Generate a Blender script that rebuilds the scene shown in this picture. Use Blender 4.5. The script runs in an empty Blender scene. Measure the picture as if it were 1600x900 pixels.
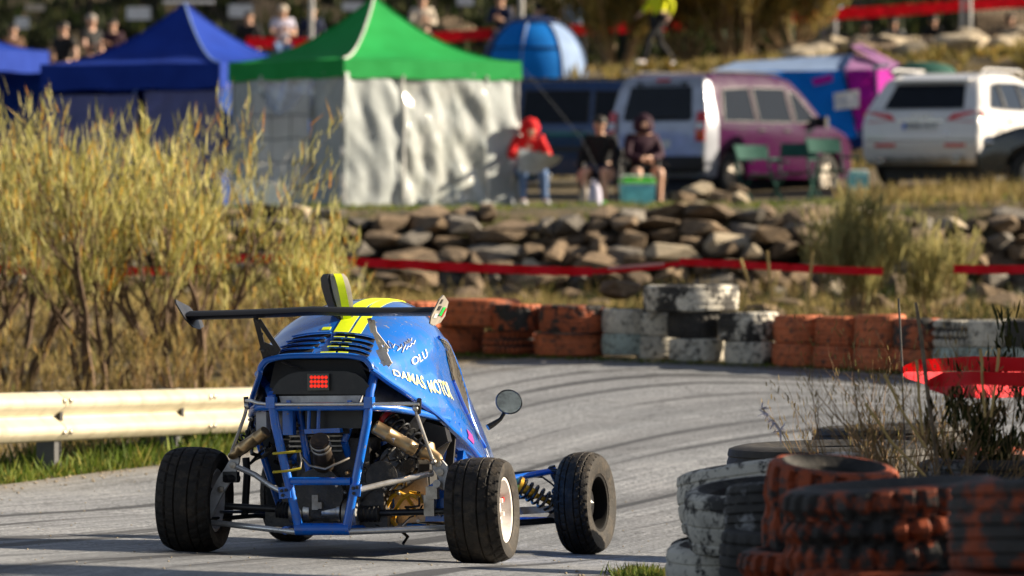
import bpy, bmesh, math, random
from math import sin, cos, pi, radians as R, sqrt, atan2
from mathutils import Vector as V, Matrix, noise as mnoise
import numpy as np

S = bpy.context.scene
COL = S.collection
rng = random.Random(7)

# ------------------------------------------------------------------ camera
FPX, HORIZ, EYE = 8889.0, 346.0, 1.6          # 200 mm lens on a 1600 px wide picture
cam_d = bpy.data.cameras.new("camera")
cam_d.lens, cam_d.sensor_width = 200, 36
cam_d.clip_start, cam_d.clip_end = 0.5, 3000
cam_d.dof.use_dof = True
cam_d.dof.focus_distance = 27.0
cam_d.dof.aperture_fstop = 4.0
cam = bpy.data.objects.new("camera", cam_d)
COL.objects.link(cam)
cam.location = (0, 0, EYE)
cam.rotation_euler = (R(90) - math.atan((450 - HORIZ) / FPX), 0, 0)
S.camera = cam

# ------------------------------------------------------------------ light
TO_SUN = V((0.985, 0.17, 0.0)).normalized() * cos(R(23)) + V((0, 0, sin(R(23))))
w = bpy.data.worlds.new("World"); S.world = w; w.use_nodes = True
nt = w.node_tree
sky = nt.nodes.new("ShaderNodeTexSky"); sky.sky_type = 'NISHITA'
sky.sun_disc = False
sky.sun_elevation = R(23)
sky.sun_rotation = atan2(TO_SUN.x, TO_SUN.y)
sky.altitude = 900; sky.air_density = .8; sky.dust_density = .9; sky.ozone_density = .6
hsv = nt.nodes.new('ShaderNodeHueSaturation'); hsv.inputs['Saturation'].default_value = .62
bg = nt.nodes["Background"]; bg.inputs[1].default_value = 0.05
nt.links.new(sky.outputs[0], hsv.inputs['Color']); nt.links.new(hsv.outputs[0], bg.inputs[0])
sl = bpy.data.lights.new("sun", 'SUN'); sl.energy = 5.0; sl.angle = R(0.5); sl.color = (1, .86, .66)
so = bpy.data.objects.new("sun", sl); COL.objects.link(so)
so.rotation_euler = TO_SUN.to_track_quat('Z', 'Y').to_euler()
so.location = (20, 0, 30)

S.view_settings.view_transform = 'Standard'
S.view_settings.look = 'None'
S.view_settings.exposure = 1.3
S.view_settings.gamma = 1
S.cycles.max_bounces = 6
S.cycles.transparent_max_bounces = 6
S.cycles.caustics_reflective = False
S.cycles.caustics_refractive = False
try: S.cycles.use_denoising = True
except Exception: pass

def at(px, py, Y):
    return V(((px - 800) / FPX * Y, Y, EYE - (py - HORIZ) / FPX * Y))
def xat(px, Y): return (px - 800) / FPX * Y

# ------------------------------------------------------------------ materials
M = {}
def _n(t, typ, **k):
    n = t.nodes.new(typ)
    for a, b in k.items(): setattr(n, a, b)
    return n
def _mix(t, fac, a, b, blend='MIX'):
    n = _n(t, "ShaderNodeMix", data_type='RGBA', blend_type=blend)
    for sock, v in ((n.inputs[0], fac), (n.inputs[6], a), (n.inputs[7], b)):
        if hasattr(v, 'links') or isinstance(v, bpy.types.NodeSocket): t.links.new(v, sock)
        elif isinstance(v, (int, float)): sock.default_value = v
        else: sock.default_value = (*v, 1) if len(v) == 3 else v
    return n.outputs[2]
def _ramp(t, src, stops, interp='LINEAR'):
    n = _n(t, "ShaderNodeValToRGB"); e = n.color_ramp.elements; n.color_ramp.interpolation = interp
    while len(e) < len(stops): e.new(.5)
    for i, (p, c) in enumerate(stops):
        e[i].position = p
        c = (c, c, c) if isinstance(c, (int, float)) else c
        e[i].color = (*c, 1)
    t.links.new(src, n.inputs[0]); return n.outputs[0]
def _coord(t, kind='Object', rnd=True):
    c = _n(t, "ShaderNodeTexCoord").outputs[kind]
    if rnd:
        o = _n(t, "ShaderNodeObjectInfo")
        m = _n(t, "ShaderNodeMath", operation='MULTIPLY'); m.inputs[1].default_value = 37.0
        t.links.new(o.outputs['Random'], m.inputs[0])
        a = _n(t, "ShaderNodeVectorMath", operation='ADD')
        t.links.new(c, a.inputs[0]); t.links.new(m.outputs[0], a.inputs[1]); c = a.outputs[0]
    return c
def _noise(t, vec, scale, detail=4, rough=.55, out=0, dist=0):
    n = _n(t, "ShaderNodeTexNoise"); n.inputs['Scale'].default_value = scale
    n.inputs['Detail'].default_value = detail; n.inputs['Roughness'].default_value = rough
    n.inputs['Distortion'].default_value = dist
    t.links.new(vec, n.inputs['Vector']); return n.outputs[out]
def _bump(t, h, strength, dist=.01):
    b = _n(t, "ShaderNodeBump"); b.inputs['Strength'].default_value = strength; b.inputs['Distance'].default_value = dist
    t.links.new(h, b.inputs['Height']); return b.outputs[0]
def new_mat(name):
    m = bpy.data.materials.new(name); m.use_nodes = True
    t = m.node_tree; p = t.nodes["Principled BSDF"]; M[name] = m
    return m, t, p
def mat(name, c, rough=.6, metal=0.0, c2=None, scale=6, bump=0, bscale=None, coat=0, spec=.5, lo=.35, hi=.65, emit=None, alpha=1, dirt=None, chips=None):
    m, t, p = new_mat(name)
    p.inputs['Roughness'].default_value = rough; p.inputs['Metallic'].default_value = metal
    p.inputs['Specular IOR Level'].default_value = spec; p.inputs['Coat Weight'].default_value = coat
    p.inputs['Coat Roughness'].default_value = .06
    c2 = c2 or tuple(x * .78 for x in c)
    co = _coord(t); nz = _noise(t, co, scale)
    col = _ramp(t, nz, [(lo, c), (hi, c2)])
    if dirt:
        d = _ramp(t, _noise(t, co, scale * 2.3, 6, .7), [(.5, 0), (.68, 1)])
        m2 = _n(t, "ShaderNodeMath", operation='MULTIPLY'); m2.inputs[1].default_value = dirt[1]
        t.links.new(d, m2.inputs[0]); col = _mix(t, m2.outputs[0], col, dirt[0])
    if chips: col = _mix(t, _ramp(t, _noise(t, co, chips[1], 3, .6), [(.66, 0), (.70, 1)]), col, chips[0])
    t.links.new(col, p.inputs['Base Color'])
    rr = _n(t, "ShaderNodeMapRange"); rr.inputs[3].default_value = max(0, rough - .08); rr.inputs[4].default_value = min(1, rough + .1)
    t.links.new(nz, rr.inputs[0]); t.links.new(rr.outputs[0], p.inputs['Roughness'])
    if bump:
        t.links.new(_bump(t, _noise(t, co, bscale or scale * 6, 5), bump), p.inputs['Normal'])
    if emit:
        p.inputs['Emission Color'].default_value = (*emit[0], 1); p.inputs['Emission Strength'].default_value = emit[1]
    if alpha < 1: p.inputs['Alpha'].default_value = alpha
    return m
def leaf_mat(name, stops, trans=.35, rough=.7):
    m, t, p = new_mat(name)
    g = _n(t, "ShaderNodeNewGeometry")
    col = _ramp(t, g.outputs['Random Per Island'], stops)
    nz = _ramp(t, _noise(t, _coord(t), 1.7, 3), [(.3, .6), (.7, 1.25)])
    col = _mix(t, 1.0, col, nz, 'MULTIPLY')
    t.links.new(col, p.inputs['Base Color']); p.inputs['Roughness'].default_value = rough
    p.inputs['Specular IOR Level'].default_value = .2
    tr = _n(t, "ShaderNodeBsdfTranslucent"); t.links.new(col, tr.inputs[0])
    mx = _n(t, "ShaderNodeMixShader"); mx.inputs[0].default_value = trans
    t.links.new(p.outputs[0], mx.inputs[1]); t.links.new(tr.outputs[0], mx.inputs[2])
    t.links.new(mx.outputs[0], t.nodes["Material Output"].inputs[0])
    return m
def cloth_mat(name, c, trans=.25, c2=None, rough=.75, scale=3, bump=.15):
    m = mat(name, c, rough, c2=c2, scale=scale, bump=bump, bscale=14, spec=.25)
    t = m.node_tree; p = t.nodes["Principled BSDF"]
    tr = _n(t, "ShaderNodeBsdfTranslucent"); tr.inputs[0].default_value = (*c, 1)
    mx = _n(t, "ShaderNodeMixShader"); mx.inputs[0].default_value = trans
    t.links.new(p.outputs[0], mx.inputs[1]); t.links.new(tr.outputs[0], mx.inputs[2])
    t.links.new(mx.outputs[0], t.nodes["Material Output"].inputs[0])
    return m
def tyre_mat(name, paint, cover=.5, stain=(.022, .02, .018), edge=.025):
    """old rubber with flaking paint: paint where a noise is below cover"""
    m, t, p = new_mat(name)
    co = _coord(t)
    nz = _noise(t, co, 5.0, 9, .74)
    pm = _ramp(t, nz, [(cover - edge, 1), (cover + edge, 0)])
    fine = _ramp(t, _noise(t, co, 22, 6, .7), [(.36, 0), (.48, 1)])
    mul = _n(t, "ShaderNodeMath", operation='MULTIPLY'); t.links.new(pm, mul.inputs[0]); t.links.new(fine, mul.inputs[1])
    pc = _ramp(t, _noise(t, co, 7, 4), [(.3, paint), (.55, tuple(x * .8 for x in paint)), (.75, tuple(x * .5 for x in paint))])
    rub = _ramp(t, _noise(t, co, 9, 5), [(.3, stain), (.7, tuple(x * 1.9 + .012 for x in stain))])
    t.links.new(_mix(t, mul.outputs[0], rub, pc), p.inputs['Base Color'])
    p.inputs['Roughness'].default_value = .72; p.inputs['Specular IOR Level'].default_value = .35
    t.links.new(_bump(t, _noise(t, co, 30, 5), .5, .006), p.inputs['Normal'])
    return m

mat('blue_paint', (.003, .17, .72), .26, c2=(.003, .12, .58), coat=.6, scale=5, dirt=((.14, .12, .1), .3), chips=((.2, .18, .16), 45))
mat('blue_body', (.002, .17, .72), .20, metal=.12, c2=(.002, .14, .60), coat=1, scale=3, dirt=((.16, .13, .10), .42), chips=((.3, .29, .27), 38))
mat('black_paint', (.012, .012, .014), .35, c2=(.02, .02, .022), scale=5, dirt=((.08, .07, .06), .35))
mat('rim_black', (.006, .006, .006), .7, c2=(.012, .01, .009), spec=.15)
mat('black_matt', (.014, .014, .015), .6, c2=(.03, .028, .026), scale=9)
mat('black_gloss', (.008, .008, .009), .16, coat=.5)
mat('wing_black', (.006, .006, .007), .5, c2=(.01, .01, .011), spec=.25)
mat('grease', (.02, .019, .018), .42, c2=(.06, .055, .05), scale=16, bump=.4, dirt=((.12, .1, .075), .5))
mat('chrome', (.82, .81, .79), .24, .65, c2=(.65, .63, .6), scale=8, dirt=((.2, .17, .14), .3))
mat('aluminium', (.62, .6, .57), .34, 1, c2=(.42, .4, .37), scale=14, dirt=((.16, .13, .1), .4))
mat('alloy_dull', (.5, .46, .4), .42, .8, c2=(.33, .29, .24), scale=12, dirt=((.12, .09, .06), .5))
mat('bracket_alloy', (.82, .77, .68), .4, .25, c2=(.66, .6, .5), scale=14, dirt=((.2, .16, .12), .3))
mat('plate_grey', (.62, .62, .62), .5, .35, c2=(.36, .36, .37), scale=9, dirt=((.14, .12, .1), .35))
mat('exhaust', (.16, .12, .09), .45, .8, c2=(.07, .055, .045), scale=10)
mat('bronze', (.55, .38, .2), .35, .9, c2=(.36, .25, .13), scale=10)
mat('gold', (.75, .42, .04), .35, .7)
mat('spring_black', (.012, .012, .013), .3, coat=.3)
mat('red_part', (.5, .02, .015), .4)
mat('neon', (.72, .82, .01), .5, c2=(.62, .74, .01), scale=14, emit=((.7, .85, 0), .06))
mat('yellow_strap', (.62, .5, .03), .6)
mat('yellow_cable', (.75, .38, .01), .5, c2=(.55, .3, .02), scale=25)
mat('decal_white', (.78, .8, .82), .4)
mat('decal_yellow', (.85, .75, .12), .4, c2=(.8, .8, .5), scale=12)
mat('decal_magenta', (.35, .03, .3), .4)
mat('scoop_grey', (.42, .38, .32), .5, c2=(.3, .27, .23), scale=12)
mat('led_red', (.6, .02, .01), .25, emit=((1, .03, .01), .35), coat=.6)
mat('mirror_glass', (.5, .52, .55), .04, 1)
mat('glass_dark', (.010, .013, .018), .05, spec=.22)
mat('rim_white', (.72, .68, .66), .4, c2=(.6, .56, .53), scale=7, dirt=((.3, .22, .16), .35))
mat('race_tyre', (.012, .0105, .0095), .66, c2=(.028, .023, .018), scale=7, bump=.4, bscale=50, dirt=((.12, .09, .06), .35), spec=.3)

mat('zinc', (.55, .50, .37), .5, .2, c2=(.47, .42, .30), scale=2.2, bump=.12, dirt=((.26, .21, .14), .5))
mat('post_dark', (.1, .1, .1), .55, .3, c2=(.07, .07, .07))
mat('pink_tape', (.7, .3, .28), .4)
mat('stake', (.24, .19, .13), .8, c2=(.13, .1, .07), scale=20, bump=.4)
mat('straw_stick', (.55, .38, .13), .7, c2=(.42, .29, .1))
mat('concrete', (.35, .34, .32), .85, bump=.3)
mat('white_plastic', (.75, .76, .78), .45)
mat('steel_pole', (.45, .44, .42), .4, .6)
mat('fence_bar', (.006, .0065, .006), .6, c2=(.01, .01, .009), spec=.2)
mat('skin', (.62, .37, .26), .5, c2=(.54, .30, .2), scale=9)
mat('skin_dark', (.38, .2, .13), .55)
mat('hair_dark', (.02, .014, .01), .6)
mat('hair_grey', (.3, .27, .24), .7)
for n, c in dict(red=(.62, .008, .012), black=(.012, .012, .014), plum=(.035, .01, .022), denim=(.12, .2, .38), navy=(.012, .02, .06), neon_y=(.75, .78, .01), white=(.72, .7, .74), cream=(.6, .52, .42), grey=(.22, .22, .23), lilac=(.6, .58, .72), teal=(.2, .70, .75), green=(.02, .5, .08), lime=(.12, .75, .08), darkgreen=(.02, .09, .07), paleblue=(.35, .5, .7), paper=(.5, .56, .62), orange=(.7, .16, .02), brown=(.12, .06, .035)).items():
    mat('c_' + n, c, .75, scale=8, bump=.15, spec=.25)
mat('car_white', (.74, .72, .70), .22, coat=.8, c2=(.7, .68, .66))
mat('car_silver', (.42, .44, .5), .3, .35, coat=.7)
mat('car_purple', (.042, .0035, .036), .2, 0, spec=.35, c2=(.035, .003, .03))
mat('car_blue', (.012, .05, .15), .2, .3, coat=.9)
mat('car_dark', (.02, .025, .03), .25, coat=.8)
mat('car_trim', (.02, .02, .021), .5)
mat('lamp_red', (.68, .012, .016), .2, coat=.4)
mat('tyre_plain', (.02, .019, .018), .75)
mat('plate_white', (.75, .75, .72), .4); mat('plate_blue', (.02, .1, .5), .4)
cloth_mat('red_tape', (.88, .010, .03), .4, c2=(.78, .008, .022), rough=.5)
cloth_mat('sheet_white', (.9, .9, .88), .6)
cloth_mat('t_green', (.02, .40, .09), .3, c2=(.016, .34, .07))
cloth_mat('t_blue', (.010, .052, .40), .28, c2=(.008, .04, .32))
cloth_mat('t_blue2', (.01, .06, .3), .2)
cloth_mat('t_wall', (.58, .62, .62), .35, c2=(.48, .52, .52), bump=.6, rough=.6)
cloth_mat('t_lav', (.22, .24, .5), .4, c2=(.18, .2, .44))
cloth_mat('t_white', (.82, .82, .8), .3)
cloth_mat('dome_blue', (.0, .22, .72), .25, c2=(.0, .18, .62))
cloth_mat('dome_pale', (.3, .42, .65), .25)
cloth_mat('dome_navy', (.006, .02, .09), .1)
cloth_mat('t_magenta', (.5, .01, .38), .3)
cloth_mat('t_pinkgrey', (.42, .2, .42), .25)
mat('clear_pvc', (.6, .62, .6), .07, c2=(.42, .45, .43), scale=3, bump=.8, bscale=9, coat=.6, alpha=.75)
mat('seam_dark', (.1, .11, .12), .7)
mat('bark', (.085, .05, .028), .85, c2=(.16, .1, .055), scale=12, bump=.5)
mat('dry_wood', (.3, .19, .09), .8, c2=(.18, .11, .05), scale=10, bump=.4)
leaf_mat('broom', [(0, (.10, .09, .018)), (.25, (.36, .34, .08)), (.6, (.62, .58, .21)), (.86, (.80, .73, .34)), (.93, (.7, .4, .04)), (1, (.75, .30, .015))], .5)
leaf_mat('broom_dry', [(0, (.15, .11, .04)), (.4, (.30, .23, .08)), (.75, (.44, .35, .14)), (1, (.5, .27, .05))])
leaf_mat('grass_dry', [(0, (.14, .1, .035)), (.4, (.3, .22, .08)), (.8, (.44, .33, .13)), (1, (.16, .17, .035))])
leaf_mat('grass_green', [(0, (.05, .09, .012)), (.5, (.11, .16, .02)), (.8, (.2, .23, .04)), (1, (.36, .28, .07))])
leaf_mat('leaf_dark', [(0, (.010, .018, .005)), (.5, (.028, .042, .010)), (1, (.07, .075, .022))])
leaf_mat('bush_olive', [(0, (.10, .09, .025)), (.4, (.22, .18, .05)), (.75, (.36, .28, .08)), (1, (.45, .26, .05))])
leaf_mat('plume', [(0, (.2, .18, .06)), (.4, (.36, .33, .13)), (.8, (.48, .44, .2)), (1, (.5, .38, .14))])
for n, c, k in (('ty_orange', (.56, .15, .06), .62), ('ty_orange_worn', (.54, .14, .055), .515), ('ty_orange_full', (.60, .165, .065), .75), ('ty_near', (.40, .08, .026), .545), ('ty_near_worn', (.36, .07, .022), .49), ('ty_white', (.70, .65, .55), .60), ('ty_white_worn', (.70, .65, .55), .50), ('ty_white_green', (.5, .58, .53), .63), ('ty_black', (.2, .19, .18), .22), ('ty_grey', (.3, .3, .3), .47)):
    tyre_mat(n, c, k)
def stone_mat(name, a, b, c):
    m, t, p = new_mat(name); co = _coord(t)
    col = _ramp(t, _noise(t, co, 2.6, 7, .65), [(.3, a), (.5, b), (.72, c)])
    o = _n(t, "ShaderNodeObjectInfo")
    col = _mix(t, 1.0, col, _ramp(t, o.outputs['Random'], [(0, .62), (1, 1.3)]), 'MULTIPLY')
    t.links.new(col, p.inputs['Base Color']); p.inputs['Roughness'].default_value = .9
    t.links.new(_bump(t, _noise(t, co, 9, 8, .7), .9, .04), p.inputs['Normal'])
stone_mat('stone', (.07, .048, .028), (.18, .125, .075), (.29, .21, .13))
stone_mat('stone_grey', (.07, .062, .05), (.17, .15, .125), (.28, .25, .21))
mat('rubber', (.012, .011, .0105), .75, c2=(.028, .025, .022), scale=9, bump=.4, dirt=((.1, .085, .065), .5))
stone_mat('stone_pale', (.3, .25, .18), (.45, .37, .26), (.55, .45, .31))

# ground and road -----------------------------------------------------
m, t, p = new_mat('asphalt')
uv = _n(t, "ShaderNodeTexCoord").outputs['UV']; ob = _coord(t, rnd=False)
mp = _n(t, "ShaderNodeMapping"); mp.inputs['Scale'].default_value = (.03, .55, 1); t.links.new(uv, mp.inputs[0])
st1 = _noise(t, mp.outputs[0], 2.2, 5, .62, dist=.35)
mp2 = _n(t, "ShaderNodeMapping"); mp2.inputs['Scale'].default_value = (.022, 1.3, 1); mp2.inputs['Location'].default_value = (3, 5, 0); t.links.new(uv, mp2.inputs[0])
st2 = _noise(t, mp2.outputs[0], 3.0, 3, .5, dist=.2)
base = _ramp(t, _noise(t, ob, .9, 6, .6), [(.3, (.215, .225, .24)), (.7, (.305, .312, .325))])
agg = _ramp(t, _noise(t, ob, 48, 4, .8), [(.36, .22), (.5, .92), (.64, 1.9)])
base = _mix(t, 1.0, base, agg, 'MULTIPLY')
mp3 = _n(t, 'ShaderNodeMapping'); mp3.inputs['Scale'].default_value = (.02, 7, 1); t.links.new(uv, mp3.inputs[0])
base = _mix(t, 1.0, base, _ramp(t, _noise(t, mp3.outputs[0], 3, 4, .6, dist=.3), [(.35, .72), (.65, 1.18)]), 'MULTIPLY')
d1 = _ramp(t, st1, [(.48, 0), (.64, .55)])
base = _mix(t, d1, base, (.06, .06, .062))
d2 = _ramp(t, st2, [(.565, 0), (.62, .85)])
base = _mix(t, d2, base, (.035, .035, .037))
vo = _n(t, 'ShaderNodeTexVoronoi', feature='DISTANCE_TO_EDGE'); vo.inputs['Scale'].default_value = .55
wv_ = _n(t, 'ShaderNodeVectorMath', operation='ADD'); t.links.new(ob, wv_.inputs[0]); nv = _noise(t, ob, 2.5, 4, .7, out=1); t.links.new(nv, wv_.inputs[1]); t.links.new(wv_.outputs[0], vo.inputs['Vector'])
ck = _ramp(t, vo.outputs['Distance'], [(.0, .8), (.010, 0)])
base = _mix(t, ck, base, (.03, .03, .03))
sx = _n(t, 'ShaderNodeSeparateXYZ'); t.links.new(uv, sx.inputs[0])
mr = _n(t, 'ShaderNodeMapRange'); mr.inputs[2].default_value = 7.0; t.links.new(sx.outputs['Y'], mr.inputs[0])
ed = _ramp(t, mr.outputs[0], [(.0, .85), (.06, .15), (.12, 0), (.88, 0), (.95, .2), (1, .85)])
dn = _ramp(t, _noise(t, ob, 2.2, 6, .7), [(.35, 0), (.65, 1)])
em = _n(t, 'ShaderNodeMath', operation='MULTIPLY'); t.links.new(ed, em.inputs[0]); t.links.new(dn, em.inputs[1])
base = _mix(t, em.outputs[0], base, (.24, .19, .13))
t.links.new(base, p.inputs['Base Color'])
p.inputs['Roughness'].default_value = .62; p.inputs['Specular IOR Level'].default_value = .4
t.links.new(_bump(t, _noise(t, ob, 60, 4, .7), .55, .008), p.inputs['Normal'])

m, t, p = new_mat('soil')
ob = _coord(t, rnd=False)
c1 = _ramp(t, _noise(t, ob, .55, 7, .62), [(.3, (.035, .035, .014)), (.45, (.09, .068, .03)), (.6, (.15, .108, .052)), (.75, (.055, .05, .02))])
c1 = _mix(t, 1.0, c1, _ramp(t, _noise(t, ob, 6, 6, .7), [(.3, .5), (.7, 1.4)]), 'MULTIPLY')
t.links.new(c1, p.inputs['Base Color']); p.inputs['Roughness'].default_value = .95
t.links.new(_bump(t, _noise(t, ob, 5, 8, .7), .9, .08), p.inputs['Normal'])

# ------------------------------------------------------------------ mesh building helpers
def link(o, parent=None):
    COL.objects.link(o)
    if parent is not None: o.parent = parent
    return o
def tag(o, label=None, cat=None, group=None, kind=None):
    for k, v in (('label', label), ('category', cat), ('group', group), ('kind', kind)):
        if v: o[k] = v
    return o
def empty(name, loc=(0, 0, 0), rot=(0, 0, 0), label=None, cat=None, group=None, parent=None):
    o = bpy.data.objects.new(name, None); o.empty_display_size = .2
    o.location = loc; o.rotation_euler = rot
    link(o, parent); return tag(o, label, cat, group)
def frame_of(d):
    d = V(d).normalized(); u = V((0, 0, 1)) if abs(d.z) < .9 else V((1, 0, 0))
    a = d.cross(u).normalized(); return a, a.cross(d).normalized(), d
class MB:
    def __init__(s): s.v = []; s.f = []; s.mi = []
    def add(s, vs, fs, mi=0):
        o = len(s.v); s.v += [tuple(x) for x in vs]; s.f += [tuple(i + o for i in f) for f in fs]; s.mi += [mi] * len(fs); return s
    def box(s, c, size, rot=None, mi=0, taper=1.0):
        hx, hy, hz = (x / 2 for x in size)
        vs = [V((x * hx * (taper if z > 0 else 1), y * hy * (taper if z > 0 else 1), z * hz)) for z in (-1, 1) for y in (-1, 1) for x in (-1, 1)]
        if rot is not None: vs = [rot @ q for q in vs]
        c = V(c)
        return s.add([q + c for q in vs], [(0, 2, 3, 1), (4, 5, 7, 6), (0, 1, 5, 4), (2, 6, 7, 3), (0, 4, 6, 2), (1, 3, 7, 5)], mi)
    def tube(s, pts, r, n=10, caps=True, mi=0, closed=False):
        pts = [V(q) for q in pts]; rs = r if isinstance(r, (list, tuple)) else [r] * len(pts)
        a = None; vs = []
        for i, q in enumerate(pts):
            if closed: d = pts[(i + 1) % len(pts)] - pts[i - 1]
            else: d = pts[min(i + 1, len(pts) - 1)] - pts[max(i - 1, 0)]
            d = d.normalized() if d.length > 1e-9 else V((0, 0, 1))
            if a is None: a = frame_of(d)[0]
            a = (a - d * a.dot(d)); a = a.normalized() if a.length > 1e-6 else frame_of(d)[0]
            b = d.cross(a)
            for k in range(n):
                t_ = 2 * pi * k / n; vs.append(q + (a * cos(t_) + b * sin(t_)) * rs[i])
        fs = []
        m_ = len(pts) if closed else len(pts) - 1
        for i in range(m_):
            for k in range(n):
                j = (i + 1) % len(pts)
                fs.append((i * n + k, i * n + (k + 1) % n, j * n + (k + 1) % n, j * n + k))
        if caps and not closed: fs += [tuple(range(n - 1, -1, -1)), tuple((len(pts) - 1) * n + k for k in range(n))]
        return s.add(vs, fs, mi)
    def lathe(s, prof, n=24, o=(0, 0, 0), axis=(0, 0, 1), mi=0, closed=False, caps=True):
        a, b, d = frame_of(axis); o = V(o); vs = []
        for r_, h in prof:
            for k in range(n):
                t_ = 2 * pi * k / n; vs.append(o + d * h + (a * cos(t_) + b * sin(t_)) * r_)
        fs = []; m_ = len(prof) if closed else len(prof) - 1
        for i in range(m_):
            j = (i + 1) % len(prof)
            for k in range(n): fs.append((i * n + k, i * n + (k + 1) % n, j * n + (k + 1) % n, j * n + k))
        if not closed and caps:
            if prof[0][0] > 1e-6: fs.append(tuple(range(n - 1, -1, -1)))
            if prof[-1][0] > 1e-6: fs.append(tuple((len(prof) - 1) * n + k for k in range(n)))
        return s.add(vs, fs, mi)
    def prism(s, poly, th, mi=0):
        """poly: 3D points of a planar outline; th: thickness vector"""
        poly = [V(q) for q in poly]; th = V(th); n = len(poly)
        return s.add(poly + [q + th for q in poly], [tuple(range(n - 1, -1, -1)), tuple(range(n, 2 * n))] + [(i, (i + 1) % n, n + (i + 1) % n, n + i) for i in range(n)], mi)
    def grid(s, P, mi=0, back=None):
        """P[i][j] points"""
        n, m_ = len(P), len(P[0])
        return s.add([q for row in P for q in row], [(i * m_ + j, i * m_ + j + 1, (i + 1) * m_ + j + 1, (i + 1) * m_ + j) for i in range(n - 1) for j in range(m_ - 1)], mi)
    def sheet(s, P, th, mi=0):
        """grid with real thickness: th is a vector or callable giving the offset"""
        n, m_ = len(P), len(P[0])
        s.grid(P, mi); th = V(th)
        Q = [[V(q) + th for q in row] for row in P]
        s.grid([row[::-1] for row in Q], mi)
        ring = [(i, 0) for i in range(n)] + [(n - 1, j) for j in range(1, m_)] + [(i, m_ - 1) for i in range(n - 2, -1, -1)] + [(0, j) for j in range(m_ - 2, 0, -1)]
        vs = []; fs = []
        for i, j in ring: vs += [P[i][j], Q[i][j]]
        k = len(ring)
        for i in range(k): a, b = 2 * i, 2 * ((i + 1) % k); fs.append((a, b, b + 1, a + 1))
        return s.add(vs, fs, mi)
    def ball(s, c, r, n=10, m_=6, mi=0, rot=None):
        r = V(r) if hasattr(r, '__len__') else V((r, r, r)); c = V(c)
        vs = []; fs = []
        for i in range(m_ + 1):
            ph = pi * i / m_
            for k in range(n):
                q = V((sin(ph) * cos(2 * pi * k / n) * r.x, sin(ph) * sin(2 * pi * k / n) * r.y, cos(ph) * r.z))
                vs.append(c + (rot @ q if rot is not None else q))
        for i in range(m_):
            for k in range(n): fs.append((i * n + k, (i + 1) * n + k, (i + 1) * n + (k + 1) % n, i * n + (k + 1) % n))
        return s.add(vs, fs, mi)
    def mesh(s, name, mats, smooth=38, weld=0, recalc=True):
        me = bpy.data.meshes.new(name); me.from_pydata(s.v, [], s.f)
        mats = mats if isinstance(mats, (list, tuple)) else [mats]
        for q in mats: me.materials.append(M[q] if isinstance(q, str) else q)
        if len(mats) > 1: me.polygons.foreach_set('material_index', s.mi)
        if recalc or weld:
            bm = bmesh.new(); bm.from_mesh(me)
            if weld: bmesh.ops.remove_doubles(bm, verts=bm.verts, dist=weld)
            if recalc: bmesh.ops.recalc_face_normals(bm, faces=bm.faces)
            bm.to_mesh(me); bm.free()
        if smooth:
            me.polygons.foreach_set('use_smooth', [True] * len(me.polygons)); me.set_sharp_from_angle(angle=R(smooth))
        me.update(); return me
    def build(s, name, mats, parent=None, smooth=38, weld=0, loc=None, recalc=True):
        o = bpy.data.objects.new(name, s.mesh(name, mats, smooth, weld, recalc))
        if loc is not None: o.location = loc
        return link(o, parent)
def inst(name, me, parent=None, loc=(0, 0, 0), rot=(0, 0, 0), scale=(1, 1, 1), material=None):
    o = bpy.data.objects.new(name, me); o.location = loc; o.rotation_euler = rot
    o.scale = scale if hasattr(scale, '__len__') else (scale,) * 3
    link(o, parent)
    if material:
        o.material_slots[0].link = 'OBJECT'; o.material_slots[0].material = M[material]
    return o
def blades(name, base, tip, width, material, parent=None, bend=None):
    """many thin two-segment blades from numpy arrays base, tip (n,3) and width (n)"""
    n = len(base); base = np.asarray(base, float); tip = np.asarray(tip, float); width = np.asarray(width, float).reshape(-1, 1)
    d = tip - base
    r_ = np.random.RandomState(n % 9973).normal(size=(n, 3)); side = np.cross(d, r_)
    side /= np.linalg.norm(side, axis=1, keepdims=True) + 1e-9; side *= width / 2
    mid = base + d * .55 if bend is None else base + d * .55 + bend
    vs = np.stack([base - side * .7, base + side * .7, mid + side, mid - side, tip], 1).reshape(-1, 3)
    me = bpy.data.meshes.new(name)
    me.vertices.add(5 * n); me.vertices.foreach_set('co', vs.ravel())
    loops = (np.arange(n)[:, None] * 5 + np.array([0, 1, 2, 3, 3, 2, 4])).ravel()
    me.loops.add(7 * n); me.loops.foreach_set('vertex_index', loops.astype(np.int32))
    ls = (np.arange(n)[:, None] * 7 + np.array([0, 4])).ravel(); lt = np.tile([4, 3], n)
    me.polygons.add(2 * n); me.polygons.foreach_set('loop_start', ls.astype(np.int32)); me.polygons.foreach_set('loop_total', lt.astype(np.int32))
    me.update(calc_edges=True); me.validate(); me.materials.append(M[material])
    return link(bpy.data.objects.new(name, me), parent)

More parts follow.
